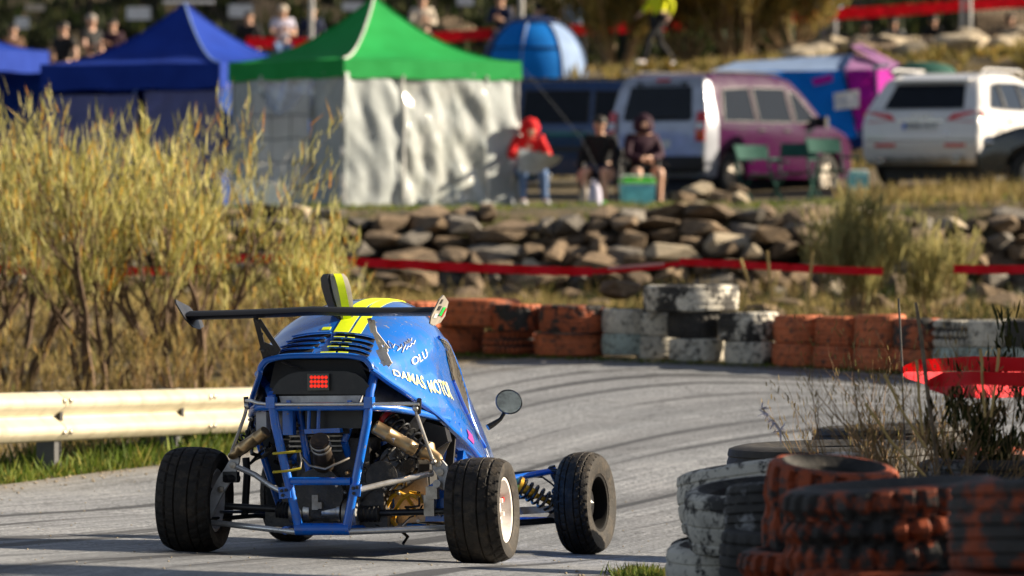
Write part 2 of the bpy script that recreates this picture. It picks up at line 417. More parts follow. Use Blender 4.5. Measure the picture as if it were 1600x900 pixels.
# ------------------------------------------------------------------ terrain
PROF = [(0, .85), (8, .62), (12, .52), (16, .40), (22.5, .19), (27, 0), (29.2, -.062), (32, -.06), (34, -.03), (36, .03), (38, .1), (40, .2), (42, .33), (44, .47), (46, .545), (48, .66), (52, .68), (60, .64), (65.0, .64), (66.6, 1.62), (67.2, 1.74), (80, 1.80), (84, 1.93), (90, 2.12), (98, 2.35), (102, 3.95), (106, 4.3), (112, 4.45), (120, 4.65), (128, 4.9), (140, 8.0), (165, 15), (220, 30), (320, 48)]
PX, PZ = [a for a, _ in PROF], [b for _, b in PROF]
def gz(x, y):
    z = float(np.interp(y, PX, PZ))
    k = min(1, max(0, (36 - y) / 7)); z += -.035 * max(-3.2, min(3.2, x + .832)) * k
    if x < -.5 and 34 < y < 54:
        zl = float(np.interp(y, [34, 36, 38, 40, 44, 48, 54], [-.03, .0, .01, .04, .2, .5, .80])); t = min(1, (-.5 - x) / 1.1); t = t * t * (3 - 2 * t); z += (zl - z) * t
    if y > 66: z += .045 * min(4, max(0, x - 2.5)) * min(1, (y - 66) / 3) * min(1, max(0, (104 - y) / 6))
    if y > 98: z += .06 * max(-14, min(14, x)) * min(1, (y - 98) / 5)
    if y > 50: z += .06 * mnoise.noise(V((x * .35, y * .35, 0))) * min(1, (y - 50) / 8)
    if y > 130: z += 1.6 * mnoise.noise(V((x * .07, y * .07, 3))) * min(1, (y - 130) / 20)
    return z
INNER = [(.25, 4), (.3, 14), (.38, 20), (.5, 22.5), (.66, 24.5), (1.15, 27), (1.9, 30), (3.4, 32.8), (6, 34.6), (11, 35.6), (22, 36.2)]
OUTER = [(-6.2, 4), (-6.2, 16), (-5.9, 24), (-5, 30), (-4.1, 33), (-3.1, 34.9), (-1.85, 38.6), (-.95, 43.2), (.2, 45.2), (1.6, 44.6), (3.2, 43.2), (6, 42.2), (11, 42), (22, 43)]
def resample(pl, n):
    # Catmull-Rom then arc length
    P = [V((*q, 0)) for q in pl]; out = []
    for i in range(len(P) - 1):
        p0, p1, p2, p3 = P[max(i - 1, 0)], P[i], P[i + 1], P[min(i + 2, len(P) - 1)]
        for k in range(12):
            t_ = k / 12; out.append(.5 * ((2 * p1) + (p2 - p0) * t_ + (2 * p0 - 5 * p1 + 4 * p2 - p3) * t_ ** 2 + (3 * p1 - p0 - 3 * p2 + p3) * t_ ** 3))
    out.append(P[-1]); L = [0]
    for a, b in zip(out, out[1:]): L.append(L[-1] + (b - a).length)
    xs = np.linspace(0, L[-1], n)
    return [V((float(np.interp(x, L, [q.x for q in out])), float(np.interp(x, L, [q.y for q in out])), 0)) for x in xs]
RN, RM = 150, 36
ri, ro = resample(INNER, RN), resample(OUTER, RN)
road_poly = ri + ro[::-1]
def in_road(x, y):
    c = False; n = len(road_poly); j = n - 1
    for i in range(n):
        a, b = road_poly[i], road_poly[j]
        if (a.y > y) != (b.y > y) and x < (b.x - a.x) * (y - a.y) / (b.y - a.y) + a.x: c = not c
        j = i
    return c
xs = sorted(set([-160, -110, -80, -60, -45, -35, -28, -22, -18, -15, -12.5, -10.5, -9] + [round(-8 + .3 * i, 3) for i in range(64)] + [12, 14, 17, 21, 26, 32, 40, 52, 70, 100, 160]))
ys = sorted(set([-60, -30, -12, -4, 0] + [round(3 + .3 * i, 3) for i in range(160)] + [round(51.5 + .45 * i, 2) for i in range(130)] + [112, 115, 118, 122, 126, 130, 135, 140, 147, 155, 165, 180, 200, 225, 260, 320]))
g = MB(); P = []
for y in ys:
    P.append([V((x, y, gz(x, y) - (.06 if 3 < y < 47 and -7 < x < 23 and in_road(x, y) else 0))) for x in xs])
g.grid(P)
tag(g.build('ground', 'soil', smooth=60, recalc=False), kind='structure')
me = bpy.data.meshes.new('road'); vs = []; uvs = []; fs = []
for i in range(RN):
    for j in range(RM):
        q = ri[i].lerp(ro[i], j / (RM - 1)); vs.append((q.x, q.y, gz(q.x, q.y) + .004)); uvs.append((i * .33, j / (RM - 1) * 7.0))
for i in range(RN - 1):
    for j in range(RM - 1): fs.append((i * RM + j, (i + 1) * RM + j, (i + 1) * RM + j + 1, i * RM + j + 1))
me.from_pydata(vs, [], fs); ul = me.uv_layers.new(name='UVMap')
for l in me.loops: ul.data[l.index].uv = uvs[l.vertex_index]
me.polygons.foreach_set('use_smooth', [True] * len(me.polygons)); me.materials.append(M['asphalt']); me.update()
bm = bmesh.new(); bm.from_mesh(me)
if sum(f.normal.z for f in bm.faces) < 0: bmesh.ops.reverse_faces(bm, faces=bm.faces)
bm.to_mesh(me); bm.free()
tag(link(bpy.data.objects.new('road', me)), kind='structure')

# ================================================================== the racing buggy
car = empty('racing_buggy', (-.832, 27.0, 0.0), (R(-1.5), R(-1.1), R(-13.2)),
            'blue cross buggy with yellow stripes and flat black wing cornering on the asphalt', 'race car')
bpy.context.view_layer.update()
CM = car.matrix_world.copy(); CI = CM.inverted()
_o = CI @ V((0, 0, EYE)); 
def L(px, py, Y):
    """local point of the buggy seen at a picture position, on its own cross plane Y"""
    d = CI.to_3x3() @ V(((px - 800) / FPX, 1, -(py - HORIZ) / FPX))
    return _o + d * ((Y - _o.y) / d.y)
def loc_ground(X, Y):
    q = CM @ V((X, Y, 0)); q.z = gz(q.x, q.y) + .004; return CI @ q
def part(name, mb, m_, parent=car, **k): return mb.build(name, m_, parent, **k)
def bar(name, pts, r, m_='blue_paint', parent=car, n=10):
    return part(name, MB().tube([L(*q) if len(q) == 3 and q[0] > 20 else V(q) for q in pts], r, n), m_, parent)

# ---- wheels
def race_tyre(Rt, W, hole, grooves=(.0, .35, -.35), lug=26, seed=1):
    """tyre lying round the X axis; real circumferential grooves and slanted shoulder cuts"""
    N = 208; hw = W / 2
    prof = [(hole, -hw * .72), (hole + .012, -hw * .9), (Rt * .78, -hw * 1.02), (Rt * .9, -hw * .99)]
    xs_ = [-.92, -.8, -.68, -.62, -.56, -.44, -.3, -.26, -.22, -.1, -.04, .04, .1, .22, .26, .3, .44, .56, .62, .68, .8, .92]
    crown = [(Rt - .018 * abs(x) ** 2.5 - .016 * max(0, abs(x) - .7), x * hw * .98) for x in xs_]
    prof += crown + [(a, -b) for a, b in prof[::-1]]
    mb = MB(); vs = []
    for i, (r_, x) in enumerate(prof):
        u = x / hw
        for k in range(N):
            th = 2 * pi * k / N; rr = r_
            if 4 <= i < 4 + len(crown):
                cut = 0
                for g_ in (-.62, -.26, 0.0, .26, .62):
                    if abs(u / .98 - g_) < .025: cut = .009
                if abs(u) > .3:
                    ph = (th * lug / (2 * pi) + (abs(u) - .3) * 1.6 + (.5 if u > 0 else 0)) % 1
                    if ph < .2: cut = max(cut, .0075)
                else:
                    ph = (th * lug / (2 * pi) * 1 + u * 1.2) % 1
                    if ph < .10: cut = max(cut, .004)
                rr -= cut
            vs.append((x, rr * cos(th), rr * sin(th)))
    fs = []; n_ = len(prof)
    for i in range(n_):
        j = (i + 1) % n_
        for k in range(N): fs.append((i * N + k, i * N + (k + 1) % N, j * N + (k + 1) % N, j * N + k))
    mb.add(vs, fs); return mb
def rim_mb(Rr, W, face, dish, outer_sign):
    """dished rim, outer_sign=+1 when the outside looks towards +X"""
    s = outer_sign; mb = MB()
    mb.lathe([(Rr + .014, s * W * .40), (Rr + .012, s * W * .43), (Rr - .004, s * W * .42), (Rr - .010, s * W * .36), (Rr - .02, s * (W * .36 - dish)), (Rr * .5, s * (W * .36 - dish) + s * face), (Rr * .22, s * (W * .36 - dish) + s * face), (0, s * (W * .36 - dish) + s * face)], 40, axis=(1, 0, 0), caps=False)
    mb.lathe([(Rr + .014, -s * W * .40), (Rr - .006, -s * W * .42), (Rr - .022, -s * W * .2), (Rr - .024, s * W * .1)], 40, axis=(1, 0, 0), caps=False)
    for k in range(5):
        th = 2 * pi * k / 5; mb.lathe([(0.012, 0), (.012, .018), (0, .018)], 8, o=(s * (W * .36 - dish + face * 1), .055 * cos(th), .055 * sin(th)), axis=(s, 0, 0))
    return mb
RTM = race_tyre(.252, .262, .145).mesh('rear_tyre', 'race_tyre', 30)
FTM = race_tyre(.262, .182, .138, lug=34).mesh('front_tyre', 'race_tyre', 30)
def wheel(px, py, Y, me, Rt, W, hole, side, camber, steer, rim_mat, face, dish):
    c = L(px, py, Y); gnd = loc_ground(c.x, c.y); c.z = gnd.z + Rt * .985
    hub = MB().lathe([(.02, -.09), (.06, -.08), (.06, -.02), (.085, -.015), (.085, .02), (.03, .03), (0, .05)], 20, axis=(side, 0, 0)).build('wheel', 'black_paint', car, loc=c)
    hub.rotation_euler = (rng.random() * 6, R(camber), R(steer))
    inst('tyre', me, hub)
    rim_mb(hole, W, face, dish, side).build('rim', rim_mat, hub)
    return hub, c
wRL, cRL = wheel(304, 785, 0, RTM, .252, .262, .145, -1, 2.0, 0, 'rim_white', .0, .05)
wRR, cRR = wheel(753, 798, 0, RTM, .252, .262, .145, 1, -1.5, 0, 'rim_white', .012, .03)
wFR, cFR = wheel(914, 787, 2.18, FTM, .262, .182, .138, 1, -1.5, -6, 'rim_black', -.02, .14)
wFL, cFL = wheel(458, 775, 2.18, FTM, .262, .182, .138, -1, 1.5, -6, 'rim_black', -.02, .14)
MB().lathe([(.012, 0), (.012, .01), (0, .01)], 8, o=(.075, .1, -.05), axis=(1, 0, 0)).build('red_mark', 'red_part', wRR)

# ---- body shell: cross sections (half), back to front
BS = [(-.34, [(0, .962), (.10, .962), (.175, .957), (.235, .945), (.255, .930), (.268, .912), (.272, .895)]),
      (-.22, [(0, 1.005), (.10, 1.003), (.19, .990), (.262, .955), (.290, .915), (.315, .868), (.325, .835)]),
      (-.08, [(0, 1.062), (.11, 1.057), (.215, 1.035), (.300, .985), (.340, .920), (.375, .830), (.388, .770)]),
      (.10, [(0, 1.135), (.12, 1.127), (.240, 1.095), (.345, 1.030), (.390, .940), (.435, .790), (.445, .700)]),
      (.32, [(0, 1.205), (.13, 1.195), (.255, 1.155), (.370, 1.075), (.415, .985), (.475, .770), (.490, .610)]),
      (.60, [(0, 1.238), (.14, 1.228), (.260, 1.180), (.360, 1.085), (.405, .990), (.480, .720), (.515, .520)]),
      (.85, [(0, 1.235), (.14, 1.218), (.245, 1.155), (.330, 1.040), (.375, .940), (.465, .650), (.520, .440)]),
      (1.10, [(0, 1.165), (.13, 1.140), (.225, 1.070), (.305, .940), (.355, .840), (.450, .560), (.510, .380)]),
      (1.40, [(0, .985), (.12, .960), (.210, .890), (.290, .780), (.345, .690), (.430, .470), (.470, .330)]),
      (1.75, [(0, .760), (.11, .745), (.195, .690), (.265, .610), (.320, .540), (.370, .400), (.390, .270)]),
      (2.10, [(0, .590), (.09, .580), (.160, .545), (.210, .490), (.245, .440), (.270, .340), (.275, .230)]),
      (2.50, [(0, .440), (.06, .435), (.110, .415), (.140, .380), (.155, .350), (.165, .290), (.165, .210)]),
      (2.72, [(0, .330), (.04, .328), (.070, .320), (.085, .305), (.092, .290), (.096, .260), (.095, .220)])]
BY = [b[0] for b in BS]; NT = len(BS[0][1])
def crom(p0, p1, p2, p3, t):
    return .5 * (2 * p1 + (p2 - p0) * t + (2 * p0 - 5 * p1 + 4 * p2 - p3) * t * t + (3 * p1 - p0 - 3 * p2 + p3) * t ** 3)
def sec(Y):
    i = max(0, min(len(BY) - 2, int(np.searchsorted(BY, Y) - 1))); t = (Y - BY[i]) / (BY[i + 1] - BY[i])
    A = [BS[max(i - 1, 0)][1], BS[i][1], BS[i + 1][1], BS[min(i + 2, len(BS) - 1)][1]]
    return [(crom(*[a[k][0] for a in A], t), crom(*[a[k][1] for a in A], t)) for k in range(NT)]
def surf(Y, u, off=0.0):
    """point on the shell, u in [-6..6] (0 spine, +6 lower right edge)"""
    s_ = sec(Y); a = abs(u); k = min(NT - 2, int(a)); t = a - k
    g0 = s_[max(k - 1, 0)] if k > 0 else (-s_[1][0], s_[1][1])
    x = crom(g0[0], s_[k][0], s_[k + 1][0], s_[min(k + 2, NT - 1)][0], t); z = crom(g0[1], s_[k][1], s_[k + 1][1], s_[min(k + 2, NT - 1)][1], t)
    if 4.0 < a: x -= .030 * sin(pi * min(1, (a - 4.0) / 1.3)) * min(1, max(0, (Y + .2) / .4)) * (1 if Y < 1.2 else max(0, 1 - (Y - 1.2) / .5))
    q = V((x if u >= 0 else -x, Y, z))
    if off:
        e = .02; n = (surf(Y + e, u) - surf(Y - e, u)).cross(surf(Y, u + e) - surf(Y, u - e)) if abs(Y) < 9 else V()
        n.normalize()
        c = V((0, Y, .5))
        if n.dot(q - c) < 0: n = -n
        q = q + n * off
    return q
us = [-6 + .25 * i for i in range(49)]; Ys = [-.34 + .034 * i for i in range(91)]
mb = MB()
outer = [[surf(Y, u) for u in us] for Y in Ys]
inner = [[surf(Y, u) * 1 + V((-.012 * (1 if u > 0 else -1 if u < 0 else 0) * min(1, abs(u) / 3), 0, -.012)) for u in us] for Y in Ys]
mb.grid(outer); mb.grid([r_[::-1] for r_ in inner])
for row, col_ in ((0, None), (-1, None)):
    mb.add(outer[row] + inner[row], [(i, i + 1, len(us) + i + 1, len(us) + i) for i in range(len(us) - 1)])
for c_ in (0, -1):
    a = [r_[c_] for r_ in outer]; b = [r_[c_] for r_ in inner]
    mb.add(a + b, [(i, i + 1, len(a) + i + 1, len(a) + i) for i in range(len(a) - 1)])
body = part('body_shell', mb, 'blue_body', smooth=60, weld=.0005)
part('edge_trim', MB().tube([surf(Y, 6) for Y in Ys[0:52]], .011, 8), 'blue_paint')
part('edge_trim', MB().tube([surf(Y, -6) for Y in Ys[0:52]], .011, 8), 'blue_paint')
part('rear_lip', MB().tube([surf(-.34, u) + V((0, -.006, 0)) for u in us], .013, 8), 'blue_paint')
def patch(Y0, Y1, u0, u1, off, nY=6, nU=4, fn=None):
    P = []
    for i in range(nY + 1):
        row = []
        for j in range(nU + 1):
            Yq = Y0 + (Y1 - Y0) * i / nY; uq = u0 + (u1 - u0) * j / nU
            if fn: Yq, uq = fn(i / nY, j / nU)
            row.append(surf(Yq, uq, off))
        P.append(row)
    return P
# yellow stripes, at constant X over the cover: u that gives X
def u_at(Y, X):
    s_ = sec(Y); a = abs(X)
    xs_ = [q[0] for q in s_]
    return float(np.interp(a, xs_, range(NT))) * (1 if X >= 0 else -1)
for x0, x1 in ((.012, .082), (.097, .142)):
    for a, b in ((-.345, -.285), (-.05, .95)):
        mb = MB(); P = []
        for i in range(25 if b > 0 else 5):
            Yq = a + (b - a) * i / (24 if b > 0 else 4); P.append([surf(max(Yq, -.339), u_at(max(Yq, -.339), x0 + (x1 - x0) * j / 3), .0035) for j in range(4)])
        mb.sheet(P, (0, 0, -.003)); part('stripe', mb, 'neon')
part('stripe', MB().sheet([[surf(-.02 + .03 * i, u_at(-.02, -.055 + .02 * j), .0035) for j in range(3)] for i in range(2)], (0, 0, -.003)), 'neon')
# louvres
for X0, X1 in ((-.215, -.03), (.045, .235)):
    for k in range(4):
        Y0 = -.285 + k * .058; Y1 = Y0 + .036; sh = -.012 * k * (1 if X0 < 0 else -.4)
        f0 = lambda Y, X: surf(Y, u_at(Y, X), .003)
        xs_ = [X0 + sh * -1 + (X1 - X0 - .0) * j / 6 for j in range(7)]
        mb = MB(); mb.sheet([[f0(Y0 + (Y1 - Y0) * i / 2, x) for x in xs_] for i in range(3)], (0, 0, -.002))
        slot = part('louvre', mb, 'black_matt')
        mb = MB()
        top = [surf(Y1 + .008, u_at(Y1 + .008, x), .002) for x in xs_]; bot = [surf(Y1 - .016, u_at(Y1 - .016, x), .016) for x in xs_]
        mb.sheet([top, bot], (0, .004, .004)); mb.build('lip', 'blue_body', slot)
        if X0 > 0:
            for a_, b_ in ((.03, .082), (.097, .13)):
                xs2 = [a_ + (b_ - a_) * j / 3 for j in range(4)]
                MB().sheet([[surf(Y1 + .02, u_at(Y1 + .02, x), .004) for x in xs2], [surf(Y1 + .004, u_at(Y1, x), .007) for x in xs2]], (0, .002, .003)).build('stripe', 'neon', slot)
# roof scoop
mb = MB(); q0 = L(541, 507, .16); q1 = L(523, 428, .10); ax = (q1 - q0); 
rotz = Matrix.Rotation(R(29), 3, 'Z')
prof = [(0.0, 0.5), (.25, .8), (.5, .95), (.75, 1.0), (.92, .92), (1, .70)]
rings = []
for h_, w_ in prof:
    c = q0 + ax * h_
    ring = [c + rotz @ V((x * w_, y * w_, 0)) for x, y in ((-.046, -.068), (.0, -.080), (.046, -.068), (.054, 0), (.046, .07), (0, .085), (-.046, .07), (-.054, 0))]
    rings.append(ring)
mb.grid([r_ + [r_[0]] for r_ in rings]); mb.add(rings[-1], [tuple(range(8))]); mb.add(rings[0], [tuple(range(7, -1, -1))])
sc = part('roof_scoop', mb, 'scoop_grey', weld=.0005, smooth=50)
mb = MB(); P = [[q0 + ax * h_ + rotz @ V((-.057 * w_, y * w_ * 1.02, 0)) for y in (-.072, -.036, 0, .036, .072)] for h_, w_ in prof]
mb.sheet(P, rotz @ V((-.005, 0, 0))); mb.build('side_panel', 'black_matt', sc)
mb = MB(); P = [[q0 + ax * h_ + rotz @ V((x, -.0795 * w_ - .003, 0)) for x in (-.022, -.004, .016)] for h_, w_ in prof]
mb.sheet(P, rotz @ V((0, -.003, 0))); mb.build('tape', 'neon', sc)
# grille on the flank
gA, gB, gC, gD = (.45, 3.55), (1.16, 4.15), (1.16, 5.15), (.66, 4.55)
def gq(i, j, off):
    a = (gA[0] + (gD[0] - gA[0]) * j, gA[1] + (gD[1] - gA[1]) * j); b = (gB[0] + (gC[0] - gB[0]) * j, gB[1] + (gC[1] - gB[1]) * j)
    return surf(a[0] + (b[0] - a[0]) * i, a[1] + (b[1] - a[1]) * i, off)
gr = part('side_grille', MB().sheet([[gq(i / 8, j / 4, .004) for j in range(5)] for i in range(9)], (-.002, 0, -.001)), 'black_matt')
mb = MB()
for i in range(1, 15): mb.tube([gq(i / 15, j / 4, .009) for j in range(5)], .0028, 5)
for j in range(1, 8): mb.tube([gq(i / 8, j / 8, .009) for i in range(9)], .0022, 5)
tag(mb.build('mesh_wire', 'alloy_dull', gr), kind='stuff')
MB().tube([gq(i / 8, 0, .006) for i in range(9)] + [gq(1, j / 4, .006) for j in range(1, 5)] + [gq(i / 8, 1, .006) for i in range(7, -1, -1)], .008, 6).build('grille_frame', 'blue_body', gr)
def disc_on(Y, u, r, name, m_, off=.006):
    q = surf(Y, u); q2 = surf(Y, u, .02); return part(name, MB().lathe([(r, 0), (r, .006), (0, .008)], 20, o=surf(Y, u, off - .004), axis=q2 - q), m_)
disc_on(.88, 5.25, .036, 'fuel_cap', 'alloy_dull')

# lettering laid on the shell
FONT = bpy.data.fonts.load('<builtin>') if '<builtin>' in [f.filepath for f in bpy.data.fonts] else None
def lettering(name, txt, Y0, u0, Y1, u1, size_u, m_, parent=body, shear=0.0, off=.0045, squeeze=1.0):
    """flat print that follows the shell from (Y0,u0) to (Y1,u1); size_u: letter height in u"""
    cu = bpy.data.curves.new(name, 'FONT'); cu.body = txt; cu.size = 1; cu.shear = shear; cu.resolution_u = 3; cu.offset = .012
    tmp = bpy.data.objects.new(name, cu); COL.objects.link(tmp); bpy.context.view_layer.update()
    me = bpy.data.meshes.new_from_object(tmp.evaluated_get(bpy.context.evaluated_depsgraph_get()))
    bpy.data.objects.remove(tmp); bpy.data.curves.remove(cu)
    bm = bmesh.new(); bm.from_mesh(me)
    xs_ = [v.co.x for v in bm.verts]; w_ = max(xs_)
    bmesh.ops.subdivide_edges(bm, edges=[e for e in bm.edges if e.calc_length() > w_ / 12], cuts=1)
    for v in bm.verts:
        t = v.co.x / w_; h = v.co.y
        v.co = surf(Y0 + (Y1 - Y0) * t, u0 + (u1 - u0) * t - h * size_u, off)
    bm.to_mesh(me); bm.free(); me.materials.clear(); me.materials.append(M[m_])
    return link(bpy.data.objects.new(name, me), parent)
lettering('lettering', 'OLU', .02, 4.15, .20, 4.05, .42, 'decal_white')
lettering('lettering', 'DAMAS', -.17, 4.78, .12, 4.95, .60, 'decal_yellow', shear=.15)
lettering('lettering', 'MOTOR', .145, 5.02, .47, 5.02, .50, 'decal_yellow', shear=.15)
def scrawl(pts, r=.0026):
    return MB().tube([surf(Y, u, .003) for Y, u in pts], r, 5)
sig = [(-.08, 2.95), (-.05, 2.6), (-.03, 2.5), (-.035, 2.75), (-.06, 2.95), (-.02, 2.8), (-.01, 3.05), (-.05, 3.2), (0, 3.1), (.02, 2.95), (.01, 3.2), (-.02, 3.4), (.04, 3.1), (.05, 2.95), (.06, 3.1), (.07, 2.95), (.08, 3.1), (.10, 2.9), (.10, 3.05), (.13, 2.95)]
scrawl(sig).build('signature', 'decal_white', body)
scrawl([(.02, 3.35), (.05, 3.22), (.06, 3.3), (.09, 3.18), (.1, 3.26), (.14, 3.12)], .003).build('signature', 'decal_white', body)
MB().sheet([[surf(.56 + .05 * i + .02 * (j % 2), 5.55 + .12 * j, .0045) for j in range(3)] for i in range(3)], (-.001, 0, -.001)).build('sticker', 'decal_magenta', body)
# white strokes painted as a reflection on the right flank
for a_, b_, c_, d_ in ((.98, 5.55, 1.02, 5.8), (1.06, 5.3, 1.1, 5.7), (1.16, 5.4, 1.2, 5.7)):
    MB().sheet([[surf(a_ + (c_ - a_) * i / 4 + .03 * j, b_ + (d_ - b_) * i / 4, .0045) for j in range(2)] for i in range(5)], (-.001, 0, -.001)).build('painted_sheen', 'decal_white', body)
# pale highlight painted onto the left flank
MB().sheet([[surf(.0 + .06 * i, -4.3 - .22 * j, .0045) for j in range(4)] for i in range(4)], (.001, 0, -.001)).build('painted_sheen', 'decal_white', body)

# ---- nose side pods, front floor and firewall close the shell
part('firewall', MB().prism([surf(.42, u) * .97 + V((0, 0, 0)) for u in us[::2]] + [V((.44, .42, .15)), V((-.44, .42, .15))], (0, .02, 0)), 'black_matt')
part('floor_pan', MB().box((.02, 1.45, .13), (.58, 1.9, .03)), 'blue_paint')
part('side_sill', MB().prism([V((.47, .46, .16)), V((.47, 1.9, .16)), V((.40, 1.9, .30)), V((.47, 1.1, .40)), V((.49, .56, .5))], (-.03, 0, 0)), 'blue_body')
part('side_sill', MB().prism([V((-.47, .46, .16)), V((-.47, 1.9, .16)), V((-.40, 1.9, .30)), V((-.47, 1.1, .40)), V((-.49, .56, .5))], (.03, 0, 0)), 'black_paint')

# ---- rear wing
zc = L(491, 490, -.45); mb = MB()
foil = [(-.10, -.004), (-.07, .012), (-.02, .022), (.04, .020), (.09, .006), (.10, .0), (.09, -.010), (.03, -.020), (-.04, -.018), (-.08, -.012)]
for sx in (-1,):
    P = [[zc + V((x, a, b + (.012 * (1 - abs(x) / .6) ** 2))) for a, b in foil] for x in np.linspace(-.60, .60, 13)]
    mb.grid([r_ + [r_[0]] for r_ in P]); mb.add(P[0], [tuple(range(10))]); mb.add(P[-1], [tuple(range(9, -1, -1))])
wing = part('rear_wing', mb, 'wing_black', weld=.0004, smooth=40)
for s_, mt in ((-1, 'black_paint'), (1, 'scoop_grey')):
    c = zc + V((s_ * .60, 0, 0))
    ol = [(-.13, .055), (-.10, .075), (.06, .045), (.14, -.02), (.12, -.05), (.02, -.065), (-.07, -.055), (-.12, -.02)]
    ep = part('end_plate', MB().prism([c + V((s_ * .04 * (b / .07), a, b)) for a, b in ol], (s_ * .007, 0, 0)), mt)
    if s_ > 0:
        for (a, b, w_, h_, m_) in ((-.085, .045, .03, .02, 'black_matt'), (-.06, .015, .05, .02, 'black_matt'), (-.05, -.02, .06, .02, 'decal_white'), (.03, .0, .05, .04, 'c_green'), (.075, -.005, .025, .04, 'red_part')):
            MB().prism([c + V((.008 + .04 * (q / .07), p_, q)) for p_, q in ((a - w_ / 2, b - h_ / 2), (a + w_ / 2, b - h_ / 2), (a + w_ / 2, b + h_ / 2), (a - w_ / 2, b + h_ / 2))], (.002, 0, 0)).build('sticker', m_, ep)
def bracket(pts_out, m_, bolts):
    """flat truss bracket: outline bars and cross bars as one cut plate"""
    mb = MB()
    for a, b, w_ in pts_out:
        a, b = L(*a), L(*b); d = (b - a).normalized(); n_ = V((0, 1, 0)); s_ = d.cross(n_).normalized() * w_ / 2
        q_ = V((0, -.0013 * len(mb.f) / 6, 0)); mb.prism([a - s_ + q_, a + s_ + q_, b + s_ + q_, b - s_ + q_], (0, .008, 0))
    for i, q in enumerate(bolts): mb.lathe([(.009, 0), (.009, .014), (0, .016)], 8, o=L(*q) + V((0, .002, 0)), axis=(0, -1, 0))
    return part('wing_bracket', mb, m_, smooth=30)
bracket([((399, 497, -.42), (412, 548, -.36), .024), ((404, 500, -.415), (436, 548, -.345), .022), ((404, 520, -.39), (411, 522, -.385), .012), ((408, 540, -.37), (436, 552, -.34), .045), ((414, 545, -.36), (420, 566, -.33), .045)], 'black_paint', ((402, 501, -.42), (432, 545, -.34), (412, 548, -.36)))
bracket([((576, 497, -.42), (598, 552, -.30), .020), ((580, 500, -.42), (584, 520, -.40), .030), ((583, 515, -.40), (606, 545, -.31), .016), ((588, 535, -.345), (601, 538, -.335), .010), ((594, 545, -.315), (606, 570, -.28), .045), ((601, 562, -.29), (611, 570, -.27), .03)], 'bracket_alloy', ((578, 503, -.42), (598, 566, -.29), (608, 568, -.275), (600, 545, -.31), (604, 548, -.305)))
# ---- tail panel with LED block
Yp = -.30
ol = [(423, 616), (426, 607), (436, 594), (450, 585), (466, 581), (500, 580), (540, 580), (556, 584), (568, 592), (576, 603), (580, 614), (578, 617)]
tp = part('tail_panel', MB().prism([L(a, b, Yp) for a, b in ol], (0, .012, 0)), 'black_paint')
tl = MB().box(L(498, 597, Yp - .014), (.105, .024, .078)).build('tail_light', 'black_gloss', car)
ledm = MB().ball((0, 0, 0), (.0088, .005, .0088), 10, 5).mesh('led', 'led_red')
for i in range(5):
    for j in range(3): inst('led', ledm, tl, L(486.5 + 5.7 * i, 589.6 + 6.8 * j, Yp - .028))
part('upper_panel', MB().prism([L(a, b, -.22) for a, b in ((430, 562), (560, 562), (574, 590), (576, 612), (420, 612), (424, 590))], (0, .012, 0)), 'black_matt')
for a, b, c_, d_ in ((560, 565, 576, 575), (440, 565, 470, 572)):
    part('loom', MB().tube([L(a, b, -.24), L((a + c_) / 2, d_, -.25), L(c_, d_ + 4, -.24)], .006, 6), 'grease')
part('alloy_plate', MB().prism([L(a, b, -.31) for a, b in ((436, 619), (564, 618), (560, 629), (439, 630))], (0, .05, 0)), 'plate_grey')
for px in (451, 546): part('clip', MB().box(L(px, 629, -.325), (.018, .02, .022)), 'blue_paint')

# ---- rear frame
r0 = .0215
bar('frame_tube', [(424, 618, -.30), (430, 662, -.30), (467, 826, -.26)], r0)
bar('frame_tube', [(590, 566, -.20), (578, 612, -.29), (573, 662, -.30), (541, 826, -.26)], r0)
bar('frame_tube', [(393, 648, .02), (396, 640, -.12), (404, 636, -.24), (430, 636, -.30), (575, 635, -.30)], .019)
bar('frame_tube', [(575, 636, -.30), (615, 638, -.2), (650, 644, 0), (700, 656, .30)], .019)
bar('frame_tube', [(455, 752, -.285), (548, 752, -.285)], .0195)
bar('frame_tube', [(462, 827, -.26), (546, 827, -.26)], .030)
bar('frame_tube', [(424, 618, -.30), (420, 605, -.1), (404, 585, .1)], r0)
for a, b in (((466, 628, -.05), (484, 745, -.02)), ((560, 628, 0), (538, 690, 0)), ((538, 690, 0), (552, 740, .1)), ((484, 688, .05), (455, 722, .05)), ((520, 705, .12), (545, 735, .12)), ((600, 690, .2), (616, 830, .2)), ((715, 660, .45), (690, 720, .42)), ((404, 690, .3), (440, 800, .35)), ((640, 780, .3), (600, 790, .3))):
    bar('frame_tube', [a, b], .018)
part('frame_tube', MB().tube([V((-.19, -.22, .14)), V((-.27, .5, .14)), V((-.33, 1.8, .16))], .02), 'blue_paint')
part('frame_tube', MB().tube([V((.06, -.22, .14)), V((.27, .5, .14)), V((.33, 1.8, .16))], .02), 'blue_paint')
part('frame_tube', MB().tube([V((.42, .40, .55)), V((.44, .9, .42)), V((.42, 1.7, .38))], .02), 'blue_paint')
part('cross_plate', MB().prism([L(a, b, -.18) for a, b in ((475, 671), (530, 669), (531, 676), (476, 678))], (0, .06, 0)), 'blue_paint')
for px in (483, 498): bar('stay', [(px, 640, -.17), (px - 1, 672, -.17)], .009)
part('bracket_plate', MB().prism([L(a, b, -.305) for a, b in ((434, 762), (452, 760), (454, 778), (436, 780))], (0, .012, 0)), 'blue_paint')
part('bracket_plate', MB().prism([L(a, b, -.305) for a, b in ((547, 758), (564, 757), (562, 776), (546, 776))], (0, .012, 0)), 'blue_paint')
for px, py in ((440, 767), (447, 766), (442, 774), (552, 763), (558, 762), (553, 771)):
    part('bolt', MB().lathe([(.008, 0), (.008, .01), (0, .012)], 8, o=L(px, py, -.306), axis=(0, -1, 0)), 'black_paint')
